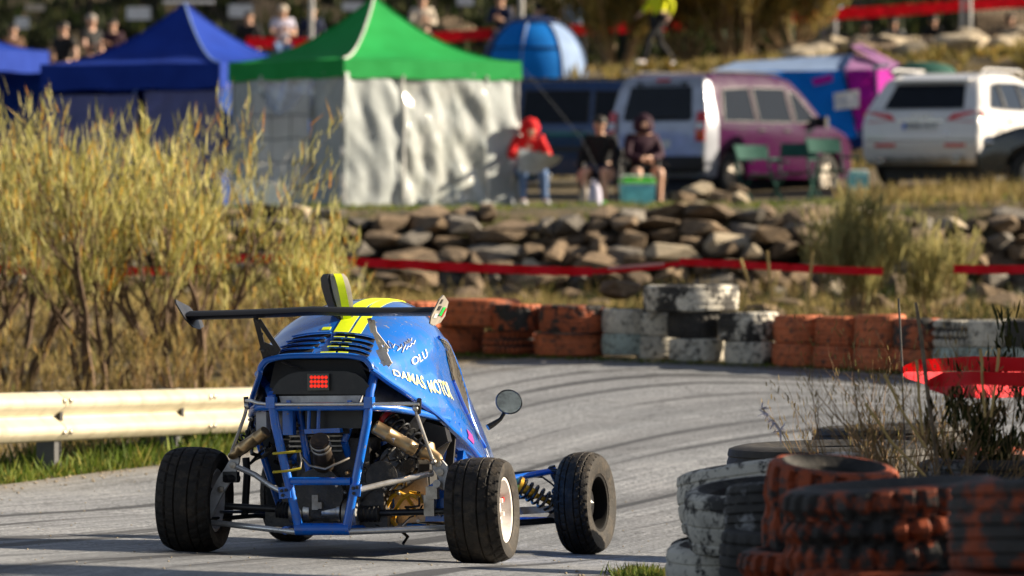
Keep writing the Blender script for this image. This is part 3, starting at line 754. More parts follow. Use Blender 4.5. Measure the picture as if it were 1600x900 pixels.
for px, py in ((424, 629), (577, 629)):
    part('clamp', MB().box(L(px, py, -.335), (.042, .05, .052)), 'c_teal' if False else 'blue_paint')
# ---- anti-roll bar, drop links
bar('sway_bar', [(384, 626, -.20), (392, 626, -.27), (403, 630, -.33), (424, 632, -.345), (655, 631, -.345)], .0085, 'chrome')
bar('sway_arm', [(655, 624, -.345), (654, 645, -.30)], .012, 'black_paint'); bar('sway_arm', [(384, 620, -.2), (386, 640, -.2)], .012, 'black_paint')
bar('drop_link', [(649, 638, -.32), (652, 650, -.3), (672, 708, -.10), (677, 722, -.08)], .0085, 'chrome')
bar('drop_link', [(386, 634, -.22), (382, 650, -.2), (364, 700, -.08), (360, 712, -.06)], .0085, 'chrome')
for q in ((649, 638, -.33), (677, 722, -.09), (386, 634, -.23), (361, 712, -.07)):
    part('rod_end', MB().ball(L(*q), .016, 10, 6), 'aluminium')
bar('brace_tube', [(398, 640, .05), (384, 690, .0), (372, 715, .0)], .011, 'black_paint')
# ---- arms, shafts
bar('upper_arm', [(366, 728, -.04), (398, 742, -.12), (424, 760, -.24), (440, 768, -.29)], .0135, 'chrome')
bar('upper_arm', [(559, 766, -.29), (600, 756, -.2), (676, 739, -.04)], .0145, 'chrome')
bar('lower_arm', [(322, 816, -.02), (352, 819, -.06), (466, 832, -.25)], .0145, 'chrome')
bar('lower_arm', [(544, 831, -.25), (620, 828, -.15), (702, 825, -.03)], .0165, 'chrome')
bar('lower_arm', [(326, 812, .06), (400, 806, .3), (470, 812, .55)], .0115, 'black_paint')
bar('lower_arm', [(702, 820, .06), (640, 812, .4), (600, 815, .6)], .0125, 'black_paint')
bar('trailing_rod', [(345, 800, .02), (396, 800, .35), (455, 806, .7)], .008, 'aluminium')
bar('drive_shaft', [(352, 791, 0), (440, 796, 0)], .0165, 'black_paint'); bar('drive_shaft', [(590, 802, 0), (700, 799, 0)], .0165, 'black_paint')
def lathe_between(a, b, prof, m_, name, n=20, parent=car):
    a, b = L(*a) if len(a) == 3 and a[0] > 20 else V(a), L(*b) if len(b) == 3 and b[0] > 20 else V(b)
    d = b - a; return part(name, MB().lathe([(r_, h_ * d.length) for r_, h_ in prof], n, o=a, axis=d), m_, parent)
bl = [(.018, 0)] + [(.040 - .006 * (k % 2) - .0 * k, .05 + k * .1) for k in range(10)] + [(.05, 1)]
lathe_between((432, 796, 0), (458, 799, 0), bl, 'black_matt', 'shaft_boot'); lathe_between((594, 803, 0), (560, 803, 0), bl, 'black_matt', 'shaft_boot')
lathe_between((455, 799, 0), (476, 800, 0), [(.055, 0), (.055, .3), (.04, .35), (.04, .9), (.055, 1), (0, 1)], 'alloy_dull', 'joint_cup')
lathe_between((476, 799, -.02), (534, 800, -.02), [(.046, 0), (.05, .03), (.05, .18), (.038, .2), (.038, .5), (.046, .52), (.046, .9), (.05, .92), (.05, 1), (0, 1)], 'aluminium', 'axle_carrier', 28)
lathe_between((536, 801, 0), (560, 802, 0), [(.03, 0), (.068, .1), (.068, .35), (.058, .4), (.058, .8), (.068, .84), (.068, 1), (0, 1)], 'alloy_dull', 'brake_disc', 32)
lathe_between((552, 802, 0), (562, 802, 0), [(.062, 0), (.075, .1), (.075, .9), (.06, 1), (0, 1)], 'chrome', 'hub_ring', 32)
part('caliper', MB().box(L(494, 785, -.06), (.03, .05, .07)).box(L(497, 790, -.07), (.045, .04, .03)), 'alloy_dull')
bar('guard_strut', [(384, 715, .25), (386, 740, .25), (382, 806, .25)], .018, 'black_matt')
# ---- uprights
for ol in ([(360, 716), (374, 716), (371, 732), (360, 752), (346, 774), (333, 800), (327, 812), (325, 790), (330, 768), (340, 748), (352, 730)],):
    up = part('upright', MB().prism([L(a, b, -.05) for a, b in ol], (0, .022, 0)), 'plate_grey')
    for q in ((364, 727, -.055), (345, 765, -.055)): MB().lathe([(.016, 0), (.016, .01), (0, .012)], 10, o=L(*q), axis=(0, -1, 0)).build('bolt', 'alloy_dull', up)
part('hub_bracket', MB().box(L(361, 745, -.03), (.07, .05, .05)).tube([L(352, 748, -.08), L(372, 748, -.02)], .02), 'black_paint')
up = part('upright', MB().prism([L(a, b, -.05) for a, b in ((676, 716), (688, 716), (698, 728), (702, 745), (704, 776), (694, 766), (684, 745), (676, 732))], (0, .022, 0)), 'plate_grey')
for q in ((684, 724, -.055), (688, 738, -.055)): MB().lathe([(.018, 0), (.018, .01), (0, .012)], 10, o=L(*q), axis=(0, -1, 0)).build('bolt', 'alloy_dull', up)
part('hub_bracket', MB().tube([L(682, 756, -.08), L(692, 760, 0)], .02).box(L(676, 770, -.03), (.055, .05, .06)).box(L(672, 790, 0), (.05, .05, .1)), 'alloy_dull')
part('hub_cover', MB().prism([L(a, b, .06) for a, b in ((668, 760), (700, 740), (702, 815), (664, 815))], (0, .02, 0)), 'blue_body')
# ---- dampers
def canister(a, b, r, name='reservoir'):
    return lathe_between(a, b, [(r * .8, 0), (r, .03), (r, .28), (r * 1.05, .29), (r * 1.05, .34), (r, .35), (r, .78), (r * 1.05, .79), (r * 1.05, .86), (r, .87), (r * .98, .98), (r * .6, 1), (0, 1)], 'bronze', name, 24)
canister((416, 674, -.16), (372, 705, -.10), .0295); canister((584, 666, -.23), (650, 704, -.15), .034)
part('label', MB().sheet([[L(609 + 3 * i - 5 * j / 2, 674 + 2 * i + 10 * j / 2, -.2) + V((0, -.016 - .012 * (1 if j == 1 else 0), 0)) for j in range(3)] for i in range(5)], (0, -.001, 0)), 'plate_grey')
lathe_between((372, 705, -.1), (362, 713, -.07), [(.016, 0), (.02, .3), (.024, .6), (.018, 1), (0, 1)], 'bronze', 'damper_eye')
def coil(a, b, r, wire, turns, m_, name='coil_spring'):
    a, b = L(*a), L(*b); x, y, d = frame_of(b - a); ln = (b - a).length
    return part(name, MB().tube([a + d * ln * k / (turns * 14) + (x * cos(2 * pi * k / 14) + y * sin(2 * pi * k / 14)) * r for k in range(turns * 14 + 1)], wire, 6), m_)
def damper(a, b, r, wire, turns, m_, bm_, cap=None):
    coil(a, b, r, wire, turns, m_)
    lathe_between(a, b, [(r * .55, 0), (r * .6, .5), (r * .3, .52), (r * .3, 1), (0, 1)], bm_, 'damper_body')
    if cap: lathe_between(a, tuple(a[i] + (b[i] - a[i]) * .1 for i in range(3)), [(r * .9, 0), (r * 1.1, .3), (r * 1.1, 1), (0, 1)], cap, 'spring_seat')
damper((600, 650, .02), (672, 708, -.02), .043, .0062, 8, 'spring_black', 'black_paint', 'red_part')
lathe_between((664, 702, -.03), (688, 722, -.05), [(.045, 0), (.05, .15), (.03, .4), (.03, .8), (.02, 1), (0, 1)], 'bronze', 'damper_eye')
damper((424, 656, .02), (372, 700, .0), .038, .0055, 7, 'spring_black', 'black_paint')
damper((806, 757, 1.95), (868, 790, 2.05), .045, .0075, 7, 'spring_black', 'gold', 'gold')
# ---- engine bay
ring_e = L(503, 700, .2)
eng = part('engine_block', MB().box((-.02, .2, .42), (.36, .34, .30)).box((-.10, .18, .60), (.22, .3, .14)).box((-.02, .16, .28), (.5, .3, .16)), 'grease', smooth=20)
for k in range(6): MB().box((-.10, .03, .51 + .024 * k), (.26, .05, .008)).build('fin', 'alloy_dull', eng)
lathe_between((622, 725, .05), (606, 738, .2), [(.02, 0), (.09, .02), (.115, .2), (.115, .6), (.09, 1), (0, 1)], 'black_gloss', 'clutch_cover', 30)
lathe_between((596, 745, 0), (596, 745.5, .2), [(.02, 0), (.075, .05), (.08, .3), (.08, 1), (0, 1)], 'grease', 'generator_cover', 26)
lathe_between((438, 655, -.10), (438, 655.5, .1), [(.02, 0), (.036, .05), (.036, .5), (.06, .55), (.06, 1), (0, 1)], 'alloy_dull', 'pump')
part('coolant_tank', MB().box(L(411, 660, -.08), (.05, .07, .10)), 'white_plastic'); part('relay_box', MB().box(L(452, 660, -.1), (.05, .06, .12)), 'blue_paint')
part('air_box', MB().box(L(530, 648, 0), (.28, .2, .13)).box(L(520, 668, .05), (.2, .2, .06)), 'black_paint')
part('gearbox', MB().box(L(508, 778, .12), (.22, .22, .2)).lathe([(.1, 0), (.12, .05), (.12, .12), (0, .14)], 24, o=L(508, 770, .06), axis=(0, -1, 0)), 'grease', smooth=25)
part('sump', MB().box((-.05, .25, .18), (.6, .5, .1)), 'grease')
# exhaust
mb = MB(); ep = [L(505, 742, .10), L(506, 720, -.08), L(503, 704, -.2), L(499, 688, -.27)]
mb.tube(ep, [.05, .05, .044, .042], 22, caps=False); mb.tube([ep[3], ep[3] + (ep[2] - ep[3]) * .8], [.038, .036], 22, caps=False)
mb.lathe([(.036, 0), (.043, -.002), (.043, .004), (.036, .002)], 22, o=ep[3], axis=ep[2] - ep[3])
ex = part('exhaust', mb, 'exhaust', weld=.0003)
for t in (.15, .55): MB().lathe([(.046, 0), (.05, .002), (.05, .012), (.046, .014)], 22, o=ep[3].lerp(ep[2], t), axis=ep[2] - ep[3], closed=True).build('clamp_ring', 'alloy_dull', ex)
bar('exhaust_hanger', [(470, 712, -.16), (484, 728, -.2), (508, 733, -.22), (532, 722, -.2), (545, 716, -.16)], .006, 'alloy_dull')
# straps, hoses, wiring
for a, b in ((709, 705), (738, 732)):
    bar('yellow_strap', [(427, a, -.29), (431, a - .5, -.335), (450, a - 2, -.33), (470, b, -.3)], .006, 'yellow_strap')
bar('strap_cord', [(468, 705, -.3), (471, 718, -.29), (469, 732, -.3)], .004, 'alloy_dull')
for pts in ([(600, 820, .1), (602, 795, .1), (612, 776, .06), (624, 770, .04), (636, 776, .05), (646, 792, .1), (650, 806, .12)], [(614, 818, .1), (618, 796, .08), (628, 780, .05), (640, 772, .05), (652, 778, .06), (660, 784, .1)], [(598, 790, .1), (606, 812, .08), (618, 820, .08), (604, 806, .06)], [(640, 770, .1), (652, 772, .08), (660, 778, .05)]):
    bar('yellow_hose', pts, .0105, 'yellow_cable')
rg = random.Random(3)
for k in range(26):
    x0, y0 = (rg.uniform(395, 470), rg.uniform(645, 720)) if k % 2 else (rg.uniform(555, 660), rg.uniform(690, 820))
    pts = [(x0, y0, rg.uniform(-.05, .15))]
    for _ in range(4): pts.append((pts[-1][0] + rg.uniform(-16, 16), pts[-1][1] + rg.uniform(-18, 18), rg.uniform(-.08, .2)))
    bar('hose', pts, rg.uniform(.004, .011), rg.choice(['black_matt', 'black_gloss', 'grease', 'grease', 'alloy_dull', 'black_matt', 'blue_paint']), n=7)
fit = MB().lathe([(.012, 0), (.012, .012), (.008, .014), (.008, .03), (0, .03)], 6, axis=(0, -1, 0)).mesh('fitting', 'aluminium')
for k in range(46):
    x0, y0 = rg.choice([(rg.uniform(392, 425), rg.uniform(640, 700)), (rg.uniform(430, 475), rg.uniform(650, 735)), (rg.uniform(555, 600), rg.uniform(680, 800)), (rg.uniform(470, 545), rg.uniform(735, 815)), (rg.uniform(600, 680), rg.uniform(740, 820))])
    inst('fitting', fit, car, L(x0, y0, rg.uniform(-.08, .1)), (rg.uniform(-.8, .8), 0, rg.uniform(-.8, .8)), rg.uniform(.5, 1.1), rg.choice(['aluminium', 'alloy_dull', 'alloy_dull', 'black_gloss', 'bronze', 'grease']))
# heat shields
mb = MB(); P = []
for i in range(7):
    t = i / 6; a = L(589 + 66 * t, 597 + 3 * t + 34 * t ** 2.2, .02 + .05 * sin(pi * t)); b = L(586 + 70 * t, 627 + 9 * t, -.03); P.append([a.lerp(b, j / 3) + V((0, -.02 * sin(pi * j / 3), 0)) for j in range(4)])
mb.sheet(P, (0, .004, 0)); part('heat_shield', mb, 'alloy_dull', smooth=60)
part('heat_shield', MB().prism([L(a, b, .22) for a, b in ((618, 690), (650, 648), (668, 652), (640, 690))], (0, .004, 0)), 'alloy_dull')
part('heat_shield', MB().prism([L(a, b, .30) for a, b in ((640, 730), (700, 668), (704, 690), (680, 735))], (0, .004, 0)), 'alloy_dull')
part('side_tank', MB().prism([L(a, b, .24) for a, b in ((655, 655), (695, 668), (700, 690), (672, 708))], (0, .08, 0)), 'black_paint')
part('heat_shield', MB().prism([L(a, b, .2) for a, b in ((620, 760), (668, 745), (672, 815), (600, 820))], (0, .004, 0)), 'alloy_dull')
part('battery_box', MB().box(V((.3, .32, .3)), (.2, .16, .28)), 'black_matt')
# ---- front suspension
bar('front_upper_arm', [(740, 758, 1.7), (800, 748, 2.0), (868, 735, 2.14)], .017, 'blue_paint'); bar('front_upper_arm', [(760, 742, 2.3), (800, 742, 2.25), (868, 736, 2.18)], .014, 'black_paint')
bar('front_lower_arm', [(740, 825, 1.7), (800, 818, 2.0), (882, 812, 2.14)], .017, 'black_paint'); bar('front_lower_arm', [(760, 812, 2.4), (882, 812, 2.2)], .014, 'blue_paint')
part('arm_plate', MB().prism([L(a, b, 2.02) for a, b in ((790, 794), (862, 790), (866, 796), (850, 802), (790, 806))], (0, .1, 0)), 'alloy_dull')
part('arm_mount', MB().prism([L(a, b, 2.1) for a, b in ((852, 812), (862, 798), (872, 812))], (0, .04, 0)), 'alloy_dull')
bar('steering_rod', [(800, 778, 2.3), (880, 775, 2.25)], .010, 'black_paint')
bar('brake_line', [(800, 752, 2.1), (825, 744, 2.1), (848, 746, 2.1), (862, 756, 2.1), (872, 766, 2.12)], .005, 'black_matt')
part('front_upright', MB().tube([L(862, 728, 2.14), L(866, 742, 2.15), L(874, 756, 2.16), L(884, 770, 2.18), L(884, 812, 2.18)], [.018, .02, .022, .03, .024]).tube([L(856, 734, 2.12), L(872, 736, 2.12)], .012).ball(L(868, 768, 2.1), .022), 'black_paint')
bar('front_lower_arm', [(430, 800, 1.75), (470, 806, 2.1), (480, 812, 2.2)], .014, 'black_paint')
# ---- mirror
mc = L(795, 628, 1.25); mb = MB()
mb.lathe([(.0, .035), (.045, .025), (.062, 0), (.064, -.012), (.060, -.018), (.056, -.012)], 28, o=(0, 0, 0), axis=(0, 1, 0), caps=False)
mir = mb.build('mirror', 'black_gloss', car, loc=mc); mir.rotation_euler = (0, R(18), R(16)); mir.scale = (1.06, 1, .96)
MB().lathe([(.058, -.014), (.0, -.014)], 28, axis=(0, 1, 0)).build('glass', 'mirror_glass', mir)
mb = MB()
bar('mirror_stalk', [(788, 645, 1.25), (782, 655, 1.24), (772, 662, 1.22), (762, 668, 1.2)], [.010, .010, .014, .016], 'black_gloss')

# ================================================================== guard rail (two overlapping beams on posts)
GA, GB = V((-3.6, 33.4, 0)), V((-1.35, 41.6, 0))
def rail_pt(s, z): 
    q = GA.lerp(GB, s); q.z = gz(q.x, q.y) + z; return q
gd = (GB - GA).normalized(); gn = V((gd.y, -gd.x, 0))       # towards the road
WB = [(.0, .31), (.012, .312), (.03, .30), (.062, .275), (.075, .255), (.075, .225), (.06, .205), (.012, .172), (.0, .158), (.0, .152), (.012, .138), (.06, .105), (.075, .085), (.075, .055), (.062, .035), (.03, .01), (.012, -.002), (0, 0)]
guard = empty('guard_rail', rail_pt(.35, 0), (0, 0, 0), 'cream-grey corrugated steel crash barrier on dark posts along the grass verge', 'crash barrier')
gi = guard.location.copy()
def beam(s0, s1, off):
    P = []
    for i in range(9):
        s = s0 + (s1 - s0) * i / 8; q = rail_pt(s, 0); zb = .235 - .022 * (q.y - 34.9)
        P.append([V((q.x, q.y, zb + h)) + gn * (d + off) - gi for d, h in WB])
    return P, zb
def sat_b(px, Y): return None
splits = [(0, .318), (.314, .66), (.656, 1.0)]
for k, (a, b) in enumerate(splits):
    P, _ = beam(a, b, .004 * (k % 2))
    mb = MB(); mb.sheet(P, -gn * .004)
    bmn = mb.build('beam', 'zinc', guard, smooth=50, weld=.0002)
    for row in (P[0], P[-1]):
        for j in (4, 13): MB().lathe([(.018, 0), (.018, .008), (.010, .014), (0, .014)], 10, o=row[j] + gn * .003 + gd * (.07 if row is P[0] else -.07), axis=gn).build('bolt', 'alloy_dull', bmn)
for s in (.03, .318, .60, .88):
    q = rail_pt(s, 0); top = .235 - .022 * (q.y - 34.9) + .318
    zb = q.z - .25; h = top - zb
    mb = MB(); c = V((q.x, q.y, zb + h / 2)) - gn * .055 - gi
    rot = Matrix((( gd.x, gn.x, 0), (gd.y, gn.y, 0), (0, 0, 1)))
    mb.box(c - gd * .05, (.006, .12, h), rot).box(c - gn * .06 , (.10, .006, h), rot).box(c + gn * .057, (.10, .006, h), rot)
    mb.box(c + gd * .04 + gn * .06, (.006, .02, h), rot)
    pst = mb.build('post', 'post_dark', guard, smooth=0)
    MB().box(c + gn * .075 + V((0, 0, h / 2 - .16)), (.05, .03, .1), rot).build('spacer', 'black_matt', pst)

# ================================================================== tyres of the barriers
def barrier_tyre(Rt, W, hole, style, seed=0, N=72):
    """tyre with the axis along Z, bottom at z=0; open in the middle, real tread relief"""
    r_ = random.Random(seed); hw = W / 2
    prof = [(hole + .02, hw * .35), (hole, hw * .62), (hole + .008, hw * .8), (hole + (Rt - hole) * .45, hw * 1.0), (Rt * .86, hw * .99), (Rt * .93, hw * .93)]
    cr = [-.86, -.7, -.62, -.56, -.36, -.30, -.24, -.06, 0, .06, .24, .30, .36, .56, .62, .7, .86]
    sh = .016
    crown = [(Rt - sh * abs(x) ** 3, x * hw) for x in cr[::-1]]
    full = prof + crown + [(a, -b) for a, b in prof[::-1]]
    k0, k1 = len(prof), len(prof) + len(crown)
    vs = []; ov = [r_.uniform(-.012, .012) for _ in range(4)]
    for i, (rr, z) in enumerate(full):
        for k in range(N):
            th = 2 * pi * k / N; q = rr; u = z / hw
            if k0 <= i < k1:
                if style == 'road':
                    if min(abs(u - g_) for g_ in (-.62, -.30, 0, .30, .62)) < .03: q -= .009
                    if (k + int(u * 2)) % 6 < 2 and abs(u) > .3: q -= .008
                elif style == 'block':
                    if min(abs(u - g_) for g_ in (-.30, .30)) < .07: q -= .024
                    if ((k + (2 if abs(u) < .3 else 0)) % 5) < 2 - (r_.random() < .1): q -= .026
                elif style == 'lug':
                    if (k + round(u * 5)) % 10 < 4: q -= .024
                    if abs(u) < .08: q -= .012
                elif style == 'slick':
                    if abs(u - .56) < .03 or abs(u + .56) < .03 or abs(u) < .03: q -= .006
            q *= 1 + ov[0] * cos(2 * th) + ov[1] * sin(2 * th) + ov[2] * .5 * cos(3 * th)
            vs.append((q * cos(th), q * sin(th), z + hw + ov[3] * .4 * cos(th)))
    n_ = len(full); fq = lambda i: [(i * N + k, i * N + (k + 1) % N, (i + 1) * N + (k + 1) % N, (i + 1) * N + k) for k in range(N)]
    mb = MB(); o_ = len(mb.v); mb.add(vs, [])
    for i in range(n_ - 1):
        q_ = fq(i); mb.f += q_; mb.mi += [1 if i < 3 or i > n_ - 5 else 0] * len(q_)
    # inner casing, so the tyre is a real hollow shell
    ins = [(hole + .03, hw * .35), (Rt * .78, hw * .8), (Rt * .88, hw * .6), (Rt * .9, 0), (Rt * .88, -hw * .6), (Rt * .78, -hw * .8), (hole + .03, -hw * .35)]
    mb.lathe([(a, b + hw) for a, b in ins], N // 2, caps=False, mi=1)
    return mb.mesh('tyre', ['ty_black', 'rubber'], 26, recalc=True)
_tc = {}
def tyre_mesh(Rt, W, style, seed):
    k = (round(Rt, 3), round(W, 3), style, seed % 3)
    if k not in _tc: _tc[k] = barrier_tyre(Rt, W, Rt * .58, style, seed % 3, 160 if style in ('block', 'lug') else 120)
    return _tc[k]
def tyre(loc, Rt, W, style, paint, label, group, rot=(0, 0, 0), seed=None):
    seed = rng.randrange(99) if seed is None else seed
    o = inst('tyre', tyre_mesh(Rt, W, style, seed), None, loc, (rot[0], rot[1], rot[2] + rng.random() * 6), 1, paint)
    return tag(o, label, 'tyre', group)
FG = 'painted tyres of the far track barrier'
Yrow = lambda px: 46.0 - (px - 690) * .0029
def far(px0, px1, ytop, ybot, paint, label, style='road', dY=0, R_=None, rotx=0):
    pc = (px0 + px1) / 2; Y = Yrow(pc) + dY; s = FPX / Y
    R__ = R_ or max(.2, (px1 - px0) / 2 / s * 1.04)
    H = (ybot - ytop) / s
    z = EYE - (ybot - HORIZ) / s
    c = at(pc, 500, Y)
    return tyre((c.x, Y, z), R__, H * 1.02, style, paint, label, FG, (rotx, 0, 0))
far(588, 688, 471, 513, 'ty_orange', 'orange tyre just above the black wing tip, upper row of the far barrier', 'road', .25)
far(560, 680, 513, 551, 'ty_orange', 'orange tyre half hidden by the buggy roof, lower row of the far barrier', 'road', .25)
far(688, 812, 467, 511, 'ty_orange_full', 'wide bright orange tyre beside the wing tip, upper row of the far barrier', 'slick')
far(682, 756, 511, 551, 'ty_orange', 'orange tyre at the left end of the open lower barrier row', 'slick')
far(768, 850, 476, 517, 'ty_orange_worn', 'ribbed orange tyre with black worn right side, upper row of the far barrier', 'road', -.1)
far(755, 838, 518, 553, 'ty_orange', 'brownish orange tyre with fine tread under the ribbed one, lower row', 'block')
far(843, 947, 477, 520, 'ty_orange_worn', 'orange tyre with a black patch beside the first white tyre, upper row', 'road', -.1)
far(836, 948, 521, 556, 'ty_orange_full', 'smooth orange tyre beside the first white tyre, lower row', 'slick')
far(947, 1012, 483, 521, 'ty_white', 'white ribbed tyre next to the orange ones, upper row of the far barrier', 'road', .0)
far(947, 1010, 521, 554, 'ty_white_green', 'dull white tyre next to the orange ones, lower row of the far barrier', 'road')
far(1004, 1062, 489, 525, 'ty_white', 'narrow clean white tyre under the capping tyre, upper row of the far barrier', 'slick', .1)
far(1003, 1060, 525, 560, 'ty_white', 'narrow clean white tyre in the lower row of the far barrier', 'slick', .1)
far(1043, 1127, 487, 528, 'ty_black', 'black tyre with bare rubber under the capping tyre', 'road', -.15)
far(1046, 1132, 529, 564, 'ty_white', 'grey-white tyre under the bare black one, lower row', 'road', -.15)
far(1124, 1216, 488, 533, 'ty_white_worn', 'white tyre stained brown and black, upper row beside the orange run', 'road', -.2)
far(1132, 1218, 534, 569, 'ty_white', 'white tyre with black flecks, lower row beside the orange run', 'road', -.2)
far(1007, 1152, 445, 487, 'ty_white_worn', 'big scuffed white tyre capping the far barrier, alone on top', 'slick', -.05)
names = ['first', 'second', 'third', 'fourth']
for k, (a, b, y0, y1, y2, m1, m2) in enumerate([(1214, 1284, 493, 536, 572, 'ty_orange_full', 'ty_orange_full'), (1280, 1346, 495, 539, 575, 'ty_orange_full', 'ty_orange'), (1340, 1412, 492, 542, 578, 'ty_orange_full', 'ty_orange_full'), (1403, 1468, 498, 545, 580, 'ty_orange_worn', 'ty_orange')]):
    far(a, b, y0, y1, m1, f'{names[k]} orange tyre counted from the stained white one, upper row right run', 'slick' if k != 1 else 'road', -.25)
    far(a - 3, b - 3, y1, y2, m2, f'{names[k]} orange tyre counted from the flecked white one, lower row right run', 'slick', -.25)
far(1464, 1530, 500, 542, 'ty_white', 'white tyre with grid tread behind the bent stake, upper row', 'block', -.25)
far(1462, 1532, 543, 574, 'ty_white_green', 'pale greenish tyre behind the bent stake, lower row', 'road', -.25)
far(1524, 1580, 500, 542, 'ty_white', 'white tyre between the grid-tread one and the black end tyre, upper row', 'road', -.25)
far(1528, 1574, 543, 574, 'ty_white_green', 'pale greenish tyre second from the end, lower row', 'road', -.25)
far(1574, 1650, 500, 542, 'ty_black', 'black tyre cut by the picture edge, end of the upper row', 'road', -.3)
far(1570, 1650, 543, 574, 'ty_white_green', 'pale greenish tyre cut by the picture edge, end of the lower row', 'road', -.3)

NG = 'painted tyres of the near track barrier'
KN = 1.17
def near(px, ytop, Y, Rt, W, style, paint, label, rot=(0, 0, 0), seed=None):
    Y, Rt, W = Y * KN, Rt * KN, W * KN
    c = at(px, ytop, Y)
    return tyre((c.x, Y, c.z - W), Rt, W, style, paint, label, NG, rot, seed)
# farthest, top tyres
near(1392, 664, 24.6, .345, .20, 'road', 'ty_black', 'black tyre with brown dust lying farthest along the near barrier', (R(-2), R(-1), 0))
near(1392, 706, 24.4, .345, .20, 'road', 'ty_near_worn', 'worn orange tyre under the farthest black tyre of the near barrier')
near(1300, 693, 22.0, .40, .20, 'slick', 'ty_black', 'large flat black tyre between the farthest tyre and the white one', (R(-1), R(0), 0))
near(1300, 739, 22.0, .40, .22, 'slick', 'ty_grey', 'greyish tyre under the large flat black one')
near(1215, 722, 19.7, .335, .225, 'slick', 'ty_white', 'big white tyre with black scuffed shoulder leaning on the near stack', (R(7), R(5), 0), 2)
near(1183, 757, 18.6, .225, .205, 'slick', 'ty_white_worn', 'small white tyre peeling to black spots in front of the big white one', (R(6), R(6), 0), 1)
near(1238, 758, 18.0, .215, .20, 'road', 'ty_grey', 'grey and black tyre squeezed between the spotted white and orange tyres', (R(3), R(5), 0))
near(1140, 838, 19.6, .20, .21, 'road', 'ty_black', 'small black tyre at the foot of the stack, next to the asphalt', (R(0), R(4), 0))
near(1145, 848, 18.9, .22, .22, 'slick', 'ty_white', 'white tyre with a tread band at the foot of the stack', (R(3), R(3), 0))
near(1232, 826, 17.9, .22, .24, 'road', 'ty_black', 'black bare tyre below the grey one, bottom layer')
near(1292, 722, 17.2, .205, .30, 'lug', 'ty_near', 'orange tyre with deep chunky lugs standing proudest in the near stack', (R(3), R(7), 0), 0)
near(1290, 858, 17.0, .27, .24, 'block', 'ty_near', 'orange block-tread tyre in the bottom layer below the lugged one')
near(1520, 694, 22.6, .33, .20, 'road', 'ty_near_worn', 'rusty orange tyre seen through the dry weeds behind the near stack')
near(1585, 716, 19.6, .33, .20, 'road', 'ty_grey', 'grey tyre low behind the weeds at the right edge')
near(1405, 754, 16.0, .335, .235, 'block', 'ty_near_worn', 'broad orange tyre with scorched black blocks, centre of the near stack', (R(1), R(3.2), 0), 1)
near(1420, 884, 15.9, .33, .24, 'block', 'ty_near', 'orange tyre almost cut off by the bottom edge under the scorched one')
near(1690, 752, 14.6, .345, .24, 'road', 'ty_near_worn', 'dark orange tyre with a split sidewall at the right picture edge', (R(1), R(3.5), 0), 2)
near(1680, 892, 14.5, .345, .24, 'block', 'ty_near_worn', 'dark tyre under the split one, mostly below the picture edge')

# ================================================================== plastic tape and stakes
def ribbon(pts, w_, twist=0, th=.002, seg=10, seed=1, flutter=.25):
    r_ = random.Random(seed); P = []; pts = [V(q) for q in pts]; k = 0
    for i in range(len(pts) - 1):
        for j in range(seg + (1 if i == len(pts) - 2 else 0)):
            t = j / seg; c = pts[i].lerp(pts[i + 1], t); c.z -= 4 * t * (1 - t) * .02 * (pts[i + 1] - pts[i]).length * .3
            d = (pts[i + 1] - pts[i]).normalized(); a = twist * (k / 7) + flutter * sin(k * 1.3 + seed) + r_.uniform(-.1, .1); k += 1
            up = V((0, 0, 1)); side = d.cross(up).normalized(); v = up * cos(a) + side * sin(a)
            P.append([c - v * w_ / 2 + side * .004, c + side * .012 * sin(k * 2.1), c + v * w_ / 2])
    return MB().sheet(P, (0, th, 0))
def wall_tape(pix, w_, label, seed, m_='red_tape', extra=None, fl=.3):
    pts = [at(*q) for q in pix]
    o = ribbon(pts, w_, 0, seed=seed, flutter=fl).build('barrier_tape', m_, smooth=70)
    return tag(o, label, 'tape', 'red plastic tape round the track')
wall_tape([(-20, 420, 49), (90, 424, 49), (200, 424, 48.5), (320, 421, 48.5)], .07, 'red tape passing behind the tall broom shrubs', 2)
wall_tape([(300, 402, 48.5), (430, 404, 48.5), (520, 407, 48.5), (640, 413, 48.5), (780, 420, 48.5), (925, 424, 48.5)], .08, 'long red tape running from the shrubs along the rock slope', 3, fl=.5)
tt = wall_tape([(925, 424, 48.5), (990, 420, 48.4), (1062, 412, 48.3)], .05, 'pale twisted red tape at the middle of the rock slope', 4)
MB().sheet([[at(950 + 11 * i, 421.5 - .9 * i - 2.5 * j, 48.25) for j in range(3)] for i in range(9)], (0, .003, 0)).build('faded_part', 'pink_tape', tt)
wall_tape([(1062, 409, 48.3), (1140, 412, 48.2), (1220, 417, 48), (1290, 421, 48), (1380, 424, 48)], .066, 'red tape ending at the tall plumed grass', 5)
wall_tape([(1490, 420, 47.8), (1560, 421, 47.8), (1660, 419, 47.8)], .075, 'short red tape at the right end of the rock slope', 6)
wall_tape([(385, 66, 117), (470, 68, 117), (600, 62, 117), (760, 53, 117), (840, 49, 117), (950, 44, 117), (1068, 39, 117)], .22, 'wide red tape in front of the fence, behind the tents', 7, fl=.12)
wall_tape([(1238, 27, 116), (1320, 21, 116), (1420, 15, 116), (1502, 9, 116), (1620, 0, 116)], .23, 'wide red tape tied to the steel pole above the white car', 8, fl=.1)
